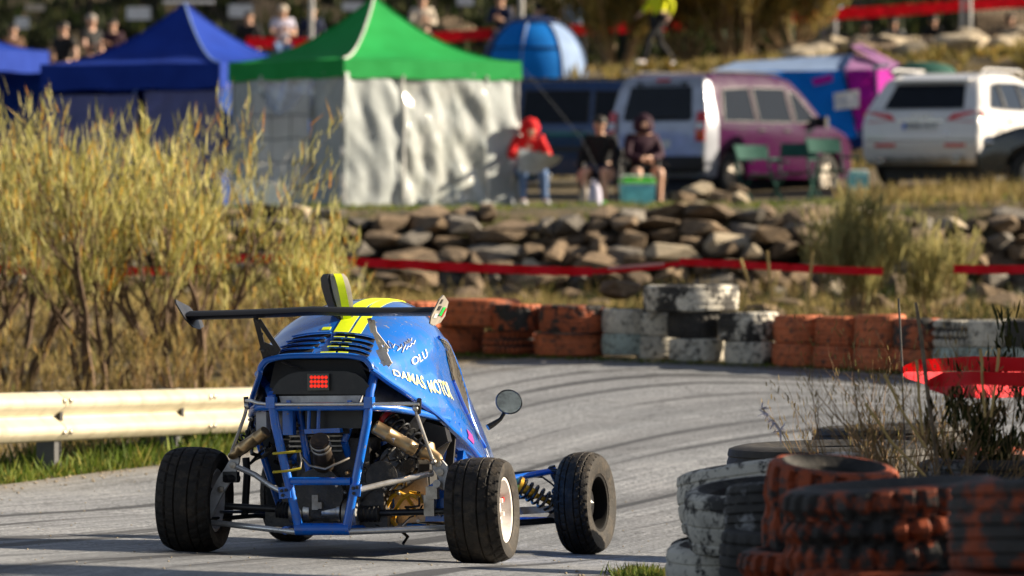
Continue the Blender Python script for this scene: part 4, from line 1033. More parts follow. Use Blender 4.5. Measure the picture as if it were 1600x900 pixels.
# near tape: two loose loops round two stakes
def near_tape(px, y0, y1, label, seed, Y0=23.4):
    st = at(px, 0, Y0)
    mb = MB(); P = []
    loop = [(1700, y0 + 8 + (y1 - y0) * .2, Y0 - 1.5), (1600, y0 + 4, Y0 - .9), (1520, y0 + 2, Y0 - .5), (px + 25, y0 + 5, Y0 - .12), (px + 3, y0 + 10, Y0 - .03), (px - 3, (y0 + y1) / 2, Y0 + .02), (px + 4, y1 - 12, Y0 + .04), (px + 40, y1 - 6, Y0 + .25), (1530, y1 - 5, Y0 + .7), (1620, y1 - 8, Y0 + 1.2), (1720, y1 - 10, Y0 + 1.6)]
    r_ = random.Random(seed)
    for i, (a, b, Y) in enumerate(loop):
        c = at(a, b, Y); k = 1 if i < 5 else -1
        w_ = .055 if i not in (4, 5, 6) else .028
        P.append([c + V((0, .025 * k * (1 - 2 * j / 4) , w_ * (j / 4 - .5))) + V((0, r_.uniform(-.004, .004), r_.uniform(-.003, .003))) for j in range(5)])
    Q = []
    for i in range(len(P) - 1):
        for t in range(5): Q.append([P[i][j].lerp(P[i + 1][j], t / 5) for j in range(5)])
    Q.append(P[-1]); o = MB().sheet(Q, (0, .002, 0)).build('barrier_tape', 'red_tape', smooth=60)
    return tag(o, label, 'tape', 'red plastic tape round the track')
near_tape(1412, 566, 597, 'shiny red tape looped round the thin dark rod, upper of two by the near tyres', 3)
near_tape(1449, 588, 616, 'shiny red tape looped round the bent stake, lower of two by the near tyres', 4, 22.6)
def stick(name, pix, r, m_, label, cat):
    o = MB().tube([at(*q) for q in pix], r, 8).build(name, m_); return tag(o, label, cat)
stick('metal_rod', [(1404, 466, 23.4), (1409, 560, 23.4), (1414, 690, 23.4), (1419, 800, 23.3)], .0045, 'post_dark', 'thin straight dark rod holding the upper near tape', 'stake')
stick('wooden_stake', [(1431, 472, 22.6), (1440, 530, 22.6), (1448, 600, 22.6), (1459, 680, 22.6), (1472, 790, 22.5)], [.007, .008, .0085, .009, .009], 'stake', 'bent grey-brown stake holding the lower near tape', 'stake')
for k, (a, b, c, d, lb) in enumerate([(1382, 585, 1408, 640, 'short cut straw stalk leaning left beside the near tape rod'), (1352, 630, 1392, 690, 'straw stalk leaning over the farthest near tyre'), (1432, 562, 1436, 620, 'straw stalk crossing the near tape between rod and stake'), (1532, 545, 1535, 592, 'straw stalk upright in front of the upper near tape'), (1561, 544, 1556, 592, 'straw stalk rightmost in front of the upper near tape')]):
    o = MB().tube([at(a, b, 22), at((a + c) / 2 + 1, (b + d) / 2, 22), at(c, d, 22), at(c + (c - a) * 1.5, d + 60, 22)], [.006, .006, .0055, .005], 7).build('straw_stalk', 'straw_stick'); tag(o, lb, 'stalk')
for k, (a, b, c, d) in enumerate([(1157, 404, 1180, 470), (1199, 392, 1206, 470), (1270, 394, 1262, 470)]):
    o = MB().tube([at(a, b, 46.8), at((a + c) / 2, (b + d) / 2, 46.8), at(c, d, 46.8)], [.014, .012, .01], 7).build('straw_stalk', 'straw_stick')
    tag(o, ['blurred straw stalk leaning left above the far barrier', 'tallest blurred straw stalk above the far barrier', 'blurred straw stalk leaning right above the far barrier'][k], 'stalk')

# ================================================================== rocks
def rock_mesh(seed, flat=.7, npt=22):
    """angular broken stone: hull of jittered points on a rounded block"""
    r_ = random.Random(seed); bm = bmesh.new()
    for _ in range(npt):
        q = V((r_.gauss(0, 1), r_.gauss(0, 1), r_.gauss(0, 1))).normalized(); m_ = max(abs(q.x), abs(q.y), abs(q.z))
        q = (q * .5 + q / m_ * .5) * r_.uniform(.78, 1.0); q.z *= flat; bm.verts.new(q)
    h = bmesh.ops.convex_hull(bm, input=bm.verts[:])
    bmesh.ops.delete(bm, geom=[v for v in bm.verts if not v.link_faces], context='VERTS')
    bmesh.ops.dissolve_limit(bm, angle_limit=R(9), verts=bm.verts[:], edges=bm.edges[:])
    bmesh.ops.bevel(bm, geom=bm.edges[:], offset=.02, segments=1, affect='EDGES')
    bmesh.ops.triangulate(bm, faces=bm.faces[:])
    me = bpy.data.meshes.new('stone'); bm.to_mesh(me); bm.free(); me.materials.append(M['stone']); return me
ROCKS = [rock_mesh(i, .8 + .06 * (i % 4), 16 + 3 * (i % 4)) for i in range(14)]
rw = random.Random(11)
wall = empty('stone_wall', (3, 66, .9), (0, 0, 0), 'dry wall of rough brown boulders below the row of parked cars', 'stone wall')
nst = 0
for course, (zb, hh, Y0) in enumerate([(.60, .24, 64.6), (.80, .21, 64.8), (.97, .20, 65.1), (1.13, .19, 65.4), (1.29, .18, 65.7), (1.44, .17, 66.0), (1.58, .16, 66.3)]):
    x = -6.8 + rw.random() * .4
    while x < 7.1:
        w_ = rw.choice((rw.uniform(.18, .36), rw.uniform(.28, .48), rw.uniform(.4, .75)))
        if not (course == 6 and rw.random() < .3):
            c = V((x + w_ / 2, Y0 + rw.uniform(-.22, .22), zb + hh / 2 + rw.uniform(-.05, .05)))
            inst('stone', rw.choice(ROCKS), wall, c - wall.location, (rw.uniform(-.2, .2), rw.uniform(-.14, .14), rw.uniform(-.35, .35)), (w_ * .60, rw.uniform(.3, .5), hh * .86), rw.choice(['stone_pale'] + ['stone_grey'] * 4 + [None] * 10)); nst += 1
        x += w_ * rw.uniform(.9, 1.08)
# slope boulders in front of the wall and along the ledge
slope = empty('boulder_slope', (0, 56, .8), (0, 0, 0), 'scattered rough boulders on the slope behind the red tape', 'boulders')
for k in range(46):
    x, y = rw.uniform(-5.5, 6.2), rw.uniform(48.5, 64)
    s_ = rw.uniform(.08, .27) * (.7 + .5 * (y - 48) / 16)
    inst('stone', rw.choice(ROCKS), slope, V((x, y, gz(x, y) + s_ * .2)) - slope.location, (rw.uniform(-.3, .3), rw.uniform(-.3, .3), rw.uniform(0, 6)), (s_ * 1.3, s_, s_ * rw.uniform(.6, 1)), 'stone_pale' if rw.random() < .06 else None)
ledge = empty('rock_ledge', (8, 112, 4.7), (0, 0, 0), 'low ledge of sunlit pale rocks under the fence above the white car', 'rocks')
for k in range(70):
    px = rw.uniform(1230, 1640); Y = rw.uniform(104.5, 114); x = xat(px, Y); s_ = rw.uniform(.18, .5)
    inst('stone', rw.choice(ROCKS), ledge, V((x, Y, gz(x, Y) + s_ * .25)) - ledge.location, (rw.uniform(-.2, .2), rw.uniform(-.2, .2), rw.uniform(0, 6)), (s_ * 1.4, s_, s_ * .6), 'stone_pale' if rw.random() < .5 else None)
def one_rock(px, py, Y, sx, sz, label, m_='stone_pale', seed=0):
    c = at(px, py, Y); s = FPX / Y
    o = inst('rock', ROCKS[seed % 10], None, c, (rw.uniform(-.1, .1), rw.uniform(-.15, .15), rw.uniform(-.3, .3)), (sx / s / 1.8, sx / s / 2.2, sz / s / 1.25), m_)
    return tag(o, label, 'rock', 'loose rocks heaped by the camp')
one_rock(1085, 298, 77, 62, 22, 'tan flat rock on top of the heap beside the turquoise cooler', seed=1)
one_rock(1068, 313, 76.6, 40, 20, 'brown rock at the foot of the heap beside the turquoise cooler', 'stone', 2)
one_rock(1122, 312, 76.8, 42, 24, 'reddish rock in the middle of the heap', 'stone', 3)
one_rock(1150, 296, 77.5, 40, 18, 'flat brown rock leaning on the heap under the purple van', 'stone', 4)
one_rock(1155, 314, 76.4, 32, 24, 'pale rounded rock at the right end of the heap', seed=5)
one_rock(1100, 322, 76, 34, 10, 'low sandy rock lying at the heap foot', seed=6)
one_rock(1262, 338, 68.5, 34, 30, 'white square rock set on the edge of the terrace', seed=7)
one_rock(1288, 334, 68.5, 22, 34, 'upright cream rock beside the white square one', seed=8)
one_rock(1215, 352, 67.0, 56, 26, 'bright tan boulder topping the stone wall', seed=9)
one_rock(970, 452, 47.6, 66, 22, 'grey slanting boulder above the far barrier near the capping tyre', 'stone', 2)

# ================================================================== vegetation
def broom(name, x, y, H, spread, nst, nbl, label, cat='shrub', group=None, mats=('broom', 'bark'), seed=0, lean=0, low=.28, z=None, wid=.009, bl=(.16, .42), thick=1.0, rand=.34):
    r_ = random.Random(seed); nr = np.random.RandomState(seed)
    root = empty(name, (x, y, gz(x, y) - .03 if z is None else z), (0, 0, 0), label, cat, group)
    mb = MB(); tips = []
    def grow(p, d, ln, r, depth):
        pts = [p]; rs = [r]; n_ = 5
        for i in range(n_):
            d = (d + V((r_.uniform(-.22, .22), r_.uniform(-.22, .22), r_.uniform(-.02, .16)))).normalized()
            p = p + d * ln / n_; pts.append(p); rs.append(r * (1 - .6 * (i + 1) / n_))
            if depth < 2 and i >= 1:
                for _ in range(2 if depth == 0 else 1):
                    if r_.random() < .8:
                        a = (d + V((r_.uniform(-.8, .8), r_.uniform(-.8, .8), r_.uniform(.0, .5)))).normalized(); grow(p, a, ln * r_.uniform(.45, .65), rs[-1] * .6, depth + 1)
            if depth >= 1 or i >= 2: tips.append((p, d, depth))
        mb.tube(pts, rs, 5 if depth == 0 else 4)
    for k in range(nst):
        a = r_.random() * 2 * pi; rr = sqrt(r_.random())
        d = V((cos(a) * rr * spread + lean, sin(a) * rr * spread, 1)).normalized()
        grow(V((cos(a) * .12, sin(a) * .12, 0)), d, H * r_.uniform(.55, .8), r_.uniform(.013, .027) * H / 2 * thick, 0)
    mb.build('trunk', mats[1], root, smooth=60)
    tp = [t for t in tips if t[0].z > H * low * .6]
    idx = nr.randint(0, len(tp), nbl); P = np.array([t[0] for t in tp])[idx]; D = np.array([t[1] for t in tp])[idx]
    hz = P[:, 2] / H
    base = P + nr.normal(scale=.045 * H / 2, size=(nbl, 3))
    dirs = D * .6 + np.array([lean * .5, 0, .75]) + nr.normal(scale=rand, size=(nbl, 3))
    dirs /= np.linalg.norm(dirs, axis=1, keepdims=True)
    tip = base + dirs * nr.uniform(bl[0], bl[1], (nbl, 1)) * H / 2
    blades('foliage', base, tip, nr.uniform(wid * .6, wid * 1.4, nbl), mats[0], root)
    return root
BG = 'tall broom shrubs behind the guard rail'
bs = [(-3.95, 45.0, 2.25, .62, 'broom shrub at the left picture edge, in front of the blue tents'),
      (-3.25, 44.2, 2.15, .5, 'broom shrub second from the left edge, orange flecked in its middle'),
      (-2.55, 44.6, 2.25, .48, 'tallest broom shrub with pale feathery top before the lavender tent wall'),
      (-1.95, 45.4, 1.5, .6, 'broom shrub leaning right in front of the green tent corner'),
      (-1.70, 47.8, 1.15, .6, 'low broom shrub at the right end of the thicket above the wing'),
      (-4.6, 47.5, 2.3, .5, 'broom shrub at the back of the thicket, farthest left'),
      (-3.0, 48.6, 2.1, .55, 'broom shrub at the back of the thicket between the two tallest')]
for k, (x, y, H, sp, lb) in enumerate(bs): broom('broom_shrub', x, y, H * .80, sp * 1.2, 7, 2300 if y < 46.5 else 1200, lb, 'shrub', BG, seed=20 + k, lean=.12 if k == 3 else 0, bl=(.07, .26), thick=1.6, low=.75, wid=.0085, rand=.28)
for k, (x, y, H, sp, n_, lb) in enumerate([(-3.7, 42.4, .6, 1.0, 600, 'brown dry bush behind the left end of the guard rail'), (-2.75, 42.8, .6, 1.0, 600, 'brown dry bush behind the guard rail joint'), (-1.9, 43.6, .65, 1.0, 600, 'brown dry bush behind the guard rail beside the car'), (-1.35, 46.8, .6, 1.0, 800, 'dry tangled bush just left of the buggy wing support')]):
    broom('dry_bush', x, y, H, sp, 10, n_, lb, 'bush', 'dry bushes behind the guard rail', ('broom_dry', 'dry_wood'), seed=50 + k, low=.05)
broom('plumed_grass', 3.05, 51.5, .86, .45, 14, 5200, 'large pale plumed shrub on the slope above the orange tyres', 'shrub', None, ('plume', 'dry_wood'), seed=70, low=.05, wid=.010, bl=(.16, .5), rand=.2)
broom('plumed_grass', 3.85, 51.8, .72, .5, 10, 2800, 'smaller pale plumed shrub beside the right end of the slope', 'shrub', None, ('plume', 'dry_wood'), seed=71, low=.05, wid=.010, bl=(.16, .5), rand=.2)
for k, (px, Y, H, lb) in enumerate([(965, 110, 2.3, 'olive bush beside the blue dome tent, below the fence'), (1070, 112, 2.8, 'broad olive bush behind the person in the yellow jacket'), (1150, 111, 2.6, 'tawny bush right of the person in the yellow jacket'), (1232, 112, 2.4, 'tawny bush where the right-hand wide red tape ends')]):
    broom('olive_bush', xat(px, Y), Y, H, .8, 20, 8000, lb, 'bush', 'olive bushes on the upper bank', ('bush_olive', 'dry_wood'), seed=80 + k, low=.0, wid=.036, bl=(.10, .26))
# trees outside the frame on the right whose shade falls over the near tyres
def tree(x, y, H, seed, label):
    root = broom('tree', x, y, H, .5, 4, 2600, label, 'tree', 'trees beside the track', ('leaf_dark', 'bark'), seed=seed, low=.5, wid=.16, bl=(.08, .16)); return root
tree(6.4, 19.5, 4.4, 90, 'small dark tree standing beside the near tyres, outside the view')
tree(6.8, 22.0, 4.7, 91, 'dark tree standing behind the near tyres, outside the view')
tree(6.0, 17.2, 4.0, 94, 'low dark tree nearest the camera side, outside the view')
tree(10.8, 50.5, 5.2, 92, 'dark tree beyond the end of the far barrier, outside the view')

def scatter(name, n, fx, hmin, hmax, width, m_, seed, lean=.3, kind='stuff', clump=None):
    nr = np.random.RandomState(seed); r_ = random.Random(seed); b = []; hs = []
    cl = None
    while len(b) < n:
        q = fx(r_)
        if q is None: continue
        if clump:
            x0, y0 = q; hh = r_.uniform(hmin, hmax)
            for _ in range(clump):
                x, y = x0 + r_.gauss(0, .05), y0 + r_.gauss(0, .05); b.append((x, y, gz(x, y) - .02)); hs.append(hh * r_.uniform(.5, 1.1))
        else: b.append((q[0], q[1], gz(*q) - .02)); hs.append(r_.uniform(hmin, hmax))
    b = np.array(b); hs = np.array(hs); n = len(b)
    d = nr.normal(scale=lean, size=(n, 3)); d[:, 2] = 1; d /= np.linalg.norm(d, axis=1, keepdims=True)
    return tag(blades(name, b, b + d * hs[:, None], nr.uniform(width * .6, width * 1.4, n), m_), kind=kind)
def verge(r_):
    s = r_.uniform(0, 1); q = GA.lerp(GB, s) + gn * r_.uniform(-.5, .62); 
    return None if in_road(q.x + .04, q.y) or in_road(q.x, q.y) else (q.x, q.y)
scatter('verge_grass', 9000, verge, .03, .13, .008, 'grass_green', 1, .5)
scatter('verge_weeds', 1500, lambda r_: (lambda q: None if in_road(q[0] + .1, q[1]) else q)((lambda q: (q.x, q.y))(GA.lerp(GB, r_.uniform(.2, 1)) + gn * r_.uniform(-.6, .3))), .08, .26, .02, 'grass_green', 2, .5, clump=10)
def bank(r_):
    x, y = r_.uniform(-6.5, 0.4), r_.uniform(37, 64)
    if in_road(x, y) or x > -3.6 + (y - 33.4) * .274 + 2.4 + max(0, (y - 45)) * .6: return None
    q = V((x, y, 0)) - GA; return None if q.dot(gn) > -.35 else (x, y)
scatter('dry_grass', 24000, bank, .08, .34, .012, 'grass_dry', 3, .45, clump=9)
def slope_f(r_):
    x, y = r_.uniform(-2, 7), r_.uniform(45.6, 64)
    return None if in_road(x, y) or in_road(x, y - .5) else (x, y)
scatter('slope_grass', 16000, slope_f, .05, .26, .011, 'grass_dry', 4, .45, clump=8)
scatter('slope_weeds', 16000, slope_f, .05, .22, .016, 'leaf_dark', 5, .6, clump=10)
scatter('wall_weeds', 2600, lambda r_: (r_.uniform(-6.5, 7), r_.uniform(64.0, 64.7)), .1, .5, .012, 'grass_dry', 14, .5, clump=14)
scatter('wall_weeds', 2200, lambda r_: (r_.uniform(-6.5, 7), r_.uniform(63.6, 64.6)), .1, .45, .02, 'leaf_dark', 15, .6, clump=16)
scatter('wall_weeds', 1500, lambda r_: (r_.uniform(-6.5, 7), r_.uniform(65.6, 66.7)), .06, .3, .012, 'grass_green', 16, .6, clump=14)
scatter('foot_grass', 4500, lambda r_: (lambda x: (x, Yrow(800 + x / 44 * FPX) - .35 - abs(r_.gauss(0, .1))) )(r_.uniform(-1, 5)), .02, .07, .008, 'grass_green', 6, .5)
scatter('terrace_grass', 16000, lambda r_: (r_.uniform(-7.5, 8), r_.uniform(66.6, 76)), .03, .13, .012, 'grass_green', 7, .5, clump=8)
scatter('terrace_straw', 3500, lambda r_: (r_.uniform(4.2, 8), r_.uniform(67, 74)), .1, .36, .014, 'grass_dry', 8, .35, clump=9)
scatter('upper_grass', 9000, lambda r_: (r_.uniform(-12, 12), r_.uniform(98, 116)), .05, .3, .03, 'grass_dry', 9, .5, clump=8)
def kerbside(r_):
    x, y = r_.uniform(.2, 1.5), r_.uniform(18.5, 28)
    return None if in_road(x, y) else (x, y)
scatter('kerb_grass', 3800, kerbside, .02, .09, .006, 'grass_green', 10, .5)
scatter('kerb_grass', 2600, lambda r_: (r_.gauss(.57, .06), r_.uniform(22.4, 25.4)), .04, .10, .006, 'grass_green', 12, .5)
def behind(r_):
    x, y = r_.uniform(1.6, 3.1), r_.uniform(21.5, 26); return (x, y)
scatter('near_grass', 3600, behind, .2, .46, .006, 'grass_dry', 11, .3, clump=12)
scatter('near_grass', 3000, lambda r_: (r_.uniform(1.95, 3.1), r_.uniform(21, 24)), .25, .55, .011, 'grass_green', 13, .35, clump=12)
# dry branching weeds in front of the near tape and a green bush at the edge
for k, (px, Y, H, lb) in enumerate([(1400, 22.9, .5, 'dry branching weed around the dark rod'), (1450, 22.4, .47, 'dry branching weed around the bent stake'), (1500, 22.7, .5, 'dry branching weed under the red tape end'), (1370, 24, .40, 'small dry weed leaning over the black tyre')]):
    broom('dry_weed', xat(px, Y), Y, H * 1.5, .7, 7, 420, lb, 'weed', 'dry weeds among the near tyres', ('grass_dry', 'dry_wood'), seed=100 + k, low=.2, z=.30, wid=.0045, bl=(.04, .12))
broom('green_bush', xat(1600, 23.2), 23.2, .74, .8, 8, 2600, 'dark green needle-leaved bush at the right picture edge above the near tyres', 'bush', None, ('leaf_dark', 'bark'), seed=110, low=.1, z=.30, wid=.012, bl=(.1, .25))
# feathery grass stalk over the white tyre
q = [at(1190, 638, 23), at(1208, 655, 23), at(1222, 675, 23), at(1236, 705, 23), at(1240, 730, 23)]
fs_ = empty('feather_grass', q[-1], (0, 0, 0), 'single pale feathery grass stalk rising over the white tyre', 'grass stalk')
MB().tube([a - q[-1] for a in q], .0025, 6).build('stem', 'straw_stick', fs_)
nr = np.random.RandomState(5); bb = np.array([q[0].lerp(q[2], t) - q[-1] for t in nr.random(60)])
blades('seed_head', bb, bb + nr.normal(scale=.02, size=(60, 3)) + np.array([0, 0, -.012]), nr.uniform(.003, .008, 60), 'c_lilac', fs_)

# loose grit along the road edges: real little stones, joined because nobody could count them
def grit(name, n, fx, smin, smax, seed):
    nr = np.random.RandomState(seed); r_ = random.Random(seed); mb = MB(); k = 0
    while k < n:
        q = fx(r_)
        if q is None: continue
        s_ = r_.uniform(smin, smax); z = gz(*q) + .004 + s_ * .3
        o = [V((q[0], q[1], z)) + V((a * s_ * r_.uniform(.6, 1.2), b * s_ * r_.uniform(.6, 1.2), c * s_ * r_.uniform(.4, .8))) for a, b, c in ((1, 0, 0), (0, 1, 0), (-1, 0, 0), (0, -1, 0), (0, 0, 1), (0, 0, -1))]
        mb.add(o, [(0, 1, 4), (1, 2, 4), (2, 3, 4), (3, 0, 4), (1, 0, 5), (2, 1, 5), (3, 2, 5), (0, 3, 5)]); k += 1
    tag(mb.build(name, 'stone_pale', smooth=0, recalc=False), kind='stuff')
def edge_spot(pl, inward, spread):
    def f(r_):
        i = r_.randrange(len(pl) - 1); q = pl[i].lerp(pl[i + 1], r_.random()); o = (ri if pl is ro else ro)[i]
        d = (o - q).normalized(); q = q + d * (abs(r_.gauss(0, spread)) * inward); return (q.x, q.y)
    return f
grit('gravel', 900, edge_spot(ri, 1, .25), .004, .014, 3)
grit('gravel', 1400, edge_spot(ro, 1, .35), .004, .016, 4)
grit('gravel', 260, lambda r_: (r_.uniform(-3.2, 1.2), r_.uniform(22.5, 34)), .003, .008, 5)

# ================================================================== tents
def legs_and_canopy(name, P0, L_, b, zv, zp, val, mt, label, group, seam='t_white', ridge_mats=None, power=1.9):
    """square pop-up tent: P0 nearest corner, L_ side, b angle of the right-hand edge"""
    e1, e2 = V((cos(b), sin(b), 0)), V((-sin(b), cos(b), 0)); g0 = gz(P0.x, P0.y)
    root = empty(name, (P0.x, P0.y, g0), (0, 0, 0), label, 'tent', group); O = V((P0.x, P0.y, g0))
    loc = lambda u, v, z: e1 * (u * L_) + e2 * (v * L_) + V((0, 0, z - g0))
    cs = [(0, 0), (1, 0), (1, 1), (0, 1)]
    for k in range(4):                                    # four sagging roof panels
        (u0, v0), (u1, v1) = cs[k], cs[(k + 1) % 4]; P = []
        for i in range(15):
            t = i / 14; row = []
            for j in range(11):
                q = j / 10; u = u0 + (u1 - u0) * q; v = v0 + (v1 - v0) * q
                sag = .10 * sin(pi * q) * t * (1 - t) * 2
                row.append(loc(.5 + (u - .5) * t, .5 + (v - .5) * t, zv + (zp - zv) * (1 - t) ** power - sag * .3 + .012 * sin(9 * q + 5 * t + k) * t))
            P.append(row)
        MB().sheet(P, (0, 0, -.004)).build('roof_panel', mt, root, smooth=60)
        P = [[loc(u0 + (u1 - u0) * j / 16, v0 + (v1 - v0) * j / 16, zv + .002 - val * i / 3 - (.012 * sin(j * 1.1) if i == 3 else 0)) + (e1 * ((u0 + u1) / 2 - .5) + e2 * ((v0 + v1) / 2 - .5)) * (.02 + .012 * sin(j * 1.7 + k) * i / 3) for j in range(17)] for i in range(4)]
        MB().sheet(P, (0, 0, -.003)).build('valance', mt, root, smooth=60)
        MB().tube([loc(.5 + (u0 - .5) * t, .5 + (v0 - .5) * t, zv + (zp - zv) * (1 - t) ** power + .012) for t in [i / 12 for i in range(13)]], .016 if k == 0 else .012, 6).build('ridge_seam', seam if k == 0 else mt, root)
        q = loc(u0, v0, zv); qb = V((q.x, q.y, gz(O.x + q.x, O.y + q.y) - g0 - .03)); d = (e1 * (.5 - u0) + e2 * (.5 - v0)) * .07
        lg = MB().tube([qb + d, q + d - V((0, 0, .05))], .018, 8).build('leg', 'steel_pole', root)
        MB().box(qb + d + V((0, 0, .035)), (.1, .1, .012)).build('foot', 'steel_pole', lg)
    for k in range(4):                                    # scissor truss under the valance
        (u0, v0), (u1, v1) = cs[k], cs[(k + 1) % 4]; f = lambda q, z: loc(.5 + (u0 + (u1 - u0) * q - .5) * .95, .5 + (v0 + (v1 - v0) * q - .5) * .95, z)
        for a, b_ in ((0, .5), (.5, 0), (.5, 1), (1, .5)):
            MB().tube([f(a, zv - .05 if a in (0, 1) and a < b_ or a == 1 else zv - .35), f(b_, zv - .35 if a in (0, 1) else zv - .05)], .010, 6).build('truss_bar', 'steel_pole', root)
    return root, loc, e1, e2, g0
def side_wall(root, loc, e1, e2, edge, q0, q1, z0, z1, m_, seed, amp=.05, name='side_wall', n=64, m2=30, off=0.0, out=None, fold=0):
    nrm = (-e2 if edge == 'u' else -e1); P = []
    for i in range(m2 + 1):
        row = []
        for j in range(n + 1):
            q = q0 + (q1 - q0) * j / n; z = z1 + (z0 - z1) * i / m2
            a, b = (q, 0) if edge == 'u' else (0, q)
            p = loc(a, b, z)
            h = amp * (1.3 * mnoise.noise(V((q * 5 + z * .5, z * .8, seed))) + .55 * mnoise.noise(V((q * 13 + z * 3, z * 1.8 - q * 4, seed + 7))) + .28 * abs(mnoise.noise(V((q * 34 - z * 5, z * 5 + q * 12, seed + 9))))) + fold * .014 * sin(q * 43 + sin(z * 2) * 2) * (.4 + i / m2)
            row.append(p + nrm * (h + off - .02))
        P.append(row)
    return MB().sheet(P, nrm * -.004).build(name, m_, root, smooth=70)
TG = 'pop-up tents of the paddock'
P0 = V((xat(537, 77), 77, 0)); b = R(34.8)
zg = gz(P0.x, P0.y)
root, loc, e1, e2, g0 = legs_and_canopy('green_tent', P0, 2.93, b, 3.80, 4.72, .25, 't_green', 'green pop-up tent with grey side walls and clear windows', TG)
side_wall(root, loc, e1, e2, 'u', .0, 1.0, g0 + .02, 3.62, 't_wall', 3, .075, fold=1)
for a_, b_, c_, d_ in ((0, .30, g0 + .02, 3.62), (.69, 1, g0 + .02, 3.62), (.26, .72, g0 + .02, g0 + .34), (.26, .72, 3.5, 3.62)): side_wall(root, loc, e1, e2, 'v', a_, b_, c_, d_, 't_wall', 5, .05)
w1 = side_wall(root, loc, e1, e2, 'u', .33, .80, g0 + .08, 3.52, 'clear_pvc', 3, .075, 'window', off=.014, fold=1)
for q in (.33, .80): MB().tube([loc(q, 0, g0 + .1 + .17 * i) + -e2 * (.02 + .1 * mnoise.noise(V((q * 9, (g0 + .1 + .17 * i) * 2.2, 3)))) for i in range(11)], .022, 6).build('zip_flap', 't_white', w1)
w2 = side_wall(root, loc, e1, e2, 'v', .25, .73, 3.0, 3.55, 'clear_pvc', 5, .05, 'window', off=.012)
ol = [(.735, g0 + .34), (.255, g0 + .30), (.255, 3.36), (.32, 3.30), (.42, 3.12), (.52, 3.06), (.60, 3.16), (.68, 3.36), (.735, 3.42)]
pn = MB().prism([loc(0, q, z) - e1 * .075 for q, z in ol], -e1 * .006).build('white_sheet', 'sheet_white', root)
for k in range(3): MB().tube([loc(0, q, g0 + .62 + .32 * k + .015 * sin(q * 20)) - e1 * .085 for q in (.255, .35, .45, .55, .65, .735)], .008, 5).build('fold_line', 'seam_dark', pn)
for q in (.41, .58): MB().tube([loc(0, q, z) - e1 * .085 for z in (g0 + .32, g0 + .8, g0 + 1.3)], .006, 5).build('fold_line', 'seam_dark', pn)
for z, h_ in ((3.0, .22), (2.55, .12), (2.15, .2), (1.95, .1)): MB().box(loc(-.005, -.005, z) - e1 * .02 - e2 * .02, (.06, .06, h_)).build('strap_patch', 't_white', root)
MB().tube([loc(1, 0, 3.75), V((xat(905, 78), 76.6, EYE + (346 - 215) / FPX * 77)) - root.location, V((xat(960, 78), 76, gz(1.4, 76))) - root.location], .0028, 6).build('guy_rope', 'c_grey', root)
P0 = V((xat(343, 80), 80, 0)); b = R(61.6)
root, loc, e1, e2, g0 = legs_and_canopy('blue_tent', P0, 2.99, b, 3.83, 4.74, .36, 't_blue', 'blue pop-up tent with a lavender side wall beside the green tent', TG, 'dome_pale')
side_wall(root, loc, e1, e2, 'v', .0, .42, g0 + .02, 3.44, 't_lav', 8, .05)
side_wall(root, loc, e1, e2, 'v', .46, 1.0, g0 + .02, 3.40, 't_lav', 9, .04)
P = [[loc(1, j / 8, z) for j in range(9)] for z in (g0 + .02, 2.4, 3.6)]; MB().sheet(P, e1 * .004).build('rear_wall', 't_blue2', root)
for v_ in (0, 1):
    P = [[loc(j / 8, v_, z) for j in range(9)] for z in (g0 + .02, 2.4, 3.6)]; MB().sheet(P, e2 * .004).build('side_wall', 't_blue2', root)
P0 = V((xat(-118, 82), 82, 0)); b = R(58)
root, loc, e1, e2, g0 = legs_and_canopy('blue_tent', P0, 2.99, b, 4.12, 5.05, .32, 't_blue', 'blue pop-up tent cut off by the left picture edge', TG, 'dome_pale')
side_wall(root, loc, e1, e2, 'v', .05, 1.0, g0 + .02, 3.1, 't_lav', 12, .04)
P = [[loc(1, j / 8, z) for j in range(9)] for z in (g0 + .02, 2.4, 3.8)]; MB().sheet(P, e1 * .004).build('rear_wall', 't_blue2', root)
P = [[loc(j / 8, 1, z) for j in range(9)] for z in (g0 + .02, 2.4, 3.8)]; MB().sheet(P, e2 * .004).build('side_wall', 't_blue2', root)

# dome tent on the upper bank
c = at(834, 118, 104.5); c.z = gz(c.x, c.y) - .02
root = empty('dome_tent', c, (0, 0, R(-14)), 'small bright blue dome tent with navy seams on the upper bank', 'tent')
def dome(th, ph, rx=.98, ry=.95, rz=1.12): return V((rx * cos(th) * sin(ph) ** .9, ry * sin(th) * sin(ph) ** .9, rz * cos(ph) ** .92 if cos(ph) > 0 else 0))
for k in range(8):
    P = [[dome(pi / 4 * (k + j / 6), pi / 2 * i / 10 + .001, *( (.98 - .02 * sin(pi * j / 6),) * 2), 1.12 - .0 * j) for j in range(7)] for i in range(11)]
    MB().sheet(P, (0, 0, -.004)).build('panel', 'dome_navy' if k in (0, 3, 4) else ('dome_pale' if k == 7 else 'dome_blue'), root, smooth=70)
    MB().tube([dome(pi / 4 * k, pi / 2 * i / 12 + .001) * 1.01 for i in range(13)], .022, 6).build('pole_sleeve', 'dome_navy' if k % 2 else 'dome_pale', root)
P = [[dome(pi / 4 * (5.12 + .76 * j / 6), pi / 2 * (.30 + .42 * i / 6), .99, .97, 1.13) * 1.015 for j in range(7)] for i in range(7)]
MB().sheet(P, (0, 0, -.003)).build('window', 'dome_blue', root, smooth=70)
MB().tube([dome(pi / 4 * (5 + j / 5), pi / 2 * .70) * 1.02 for j in range(11)], .022, 6).build('hem', 'dome_navy', root)
P = [[dome(2 * pi * j / 16, pi / 2 * (.001 + .30 * i / 4), .99, .96, 1.14) * 1.02 for j in range(17)] for i in range(5)]
MB().sheet(P, (0, 0, -.004)).build('top_fly', 'dome_navy', root, smooth=70)

